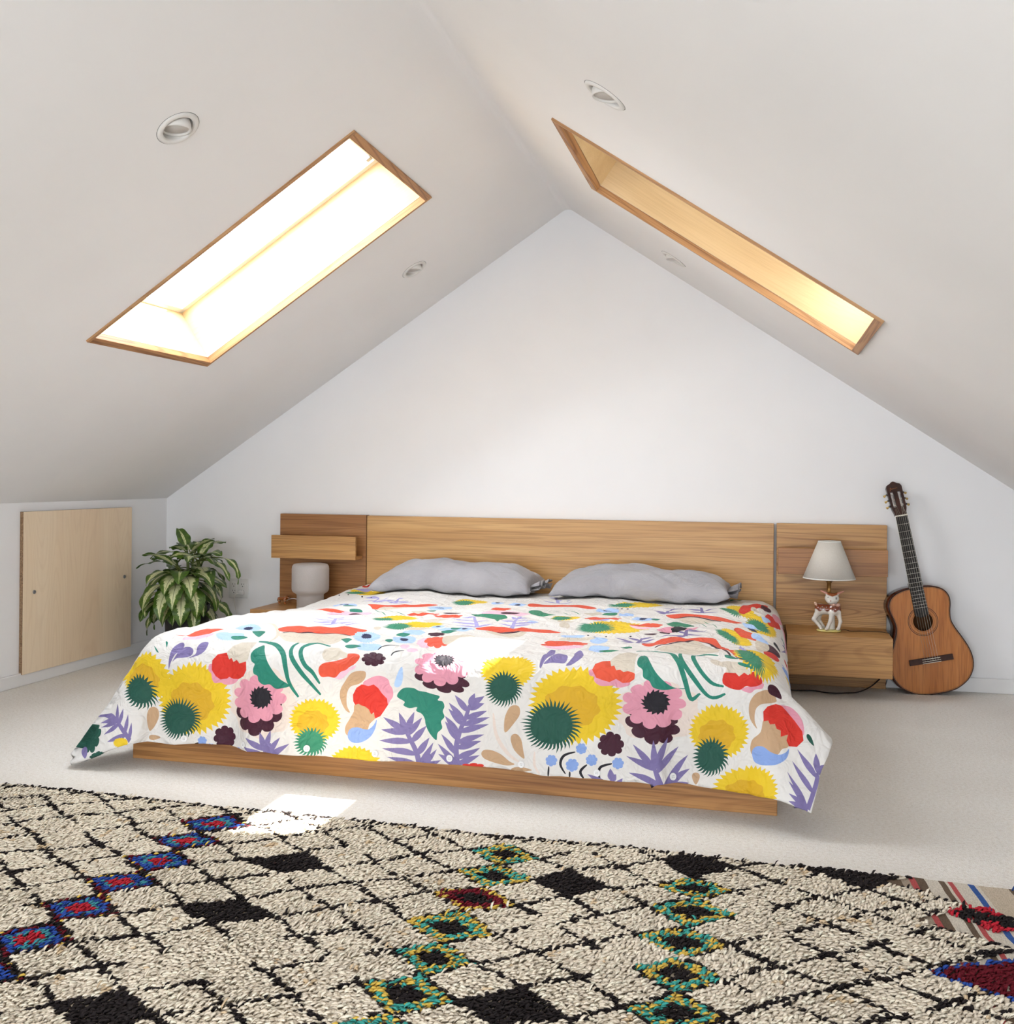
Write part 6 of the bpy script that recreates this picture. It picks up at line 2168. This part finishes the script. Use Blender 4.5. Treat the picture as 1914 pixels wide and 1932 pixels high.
for k in range(1, rings):
    d = np.stack([np.cos(az) * np.cos(e), np.sin(az) * np.cos(e), np.sin(e)], 1)
    P[:, k] = P[:, k - 1] + d * (ln / (rings - 1))[:, None]
    e = e - 0.42
    az = az + rng.normal(0, 0.12, NT)
P[:, :, 2] = np.maximum(P[:, :, 2], 0.0085) + 0.003 * rnd[:, None]
P[:, 0, 2] = 0.006
sidev = np.stack([-np.sin(az), np.cos(az), np.zeros(NT)], 1)
upv = np.array([0, 0, 1.0])
scale = (0.8, 1.0, 0.85)
VV = np.zeros((NT, 10, 3))
for k in range(3):
    for j, an in enumerate((0.5, 2.64, 4.71)):
        VV[:, k * 3 + j] = P[:, k] + (sidev * math.cos(an) + upv * math.sin(an)) * (rad * scale[k])[:, None]
VV[:, 9] = P[:, 3]
tri = []
for k in range(2):
    for j in range(3):
        a, b, c, d = k * 3 + j, k * 3 + (j + 1) % 3, (k + 1) * 3 + (j + 1) % 3, (k + 1) * 3 + j
        tri += [(a, b, c), (a, c, d)]
tri += [(6, 7, 9), (7, 8, 9), (8, 6, 9)]
tri = np.array(tri)
FF = (tri[None] + (np.arange(NT) * 10)[:, None, None]).reshape(-1, 3)
me = bpy.data.meshes.new('pile')
me.vertices.add(NT * 10)
me.vertices.foreach_set('co', VV.reshape(-1).astype(np.float32))
me.loops.add(len(FF) * 3)
me.loops.foreach_set('vertex_index', FF.reshape(-1).astype(np.int32))
me.polygons.add(len(FF))
me.polygons.foreach_set('loop_start', (np.arange(len(FF)) * 3).astype(np.int32))
me.polygons.foreach_set('use_smooth', np.ones(len(FF), bool))
me.update(calc_edges=True)
set_colors(me, np.repeat(colr, 10, axis=0))
M_yarn, nt, bs, _ = newmat('wool_yarn')
at = nt.nodes.new('ShaderNodeAttribute')
at.attribute_name = 'tint'
n1 = noise(nt, objcoord(nt), 700, 0)
link(nt, mixc(nt, 0.3, at.outputs['Color'], ramp(nt, n1, [(0.3, srgb(205, 200, 194)), (0.7, (1, 1, 1, 1))]), 'MULTIPLY'), bs.inputs['Base Color'])
bs.inputs['Roughness'].default_value = 0.95
bs.inputs['Specular IOR Level'].default_value = 0.12
me.materials.append(M_yarn)
pile = bpy.data.objects.new('pile', me)
COL.objects.link(pile)
pile.parent = rug
pile.matrix_parent_inverse = rug.matrix_world.inverted()
pile['kind'] = 'stuff'
pile['label'] = 'knotted wool yarn pile'
# loose blue threads at the corner of the bare end
tb = [(0.585, -2.425, 0.009), (0.592, -2.418, 0.016), (0.600, -2.424, 0.018), (0.604, -2.432, 0.010), (0.612, -2.428, 0.009)]
tube('loose_thread', catmull(tb, 5), 0.0022, plain('blue_thread', srgb(40, 66, 120), 0.9, 0.1, nscale=200, namt=0.15), rug, 6)
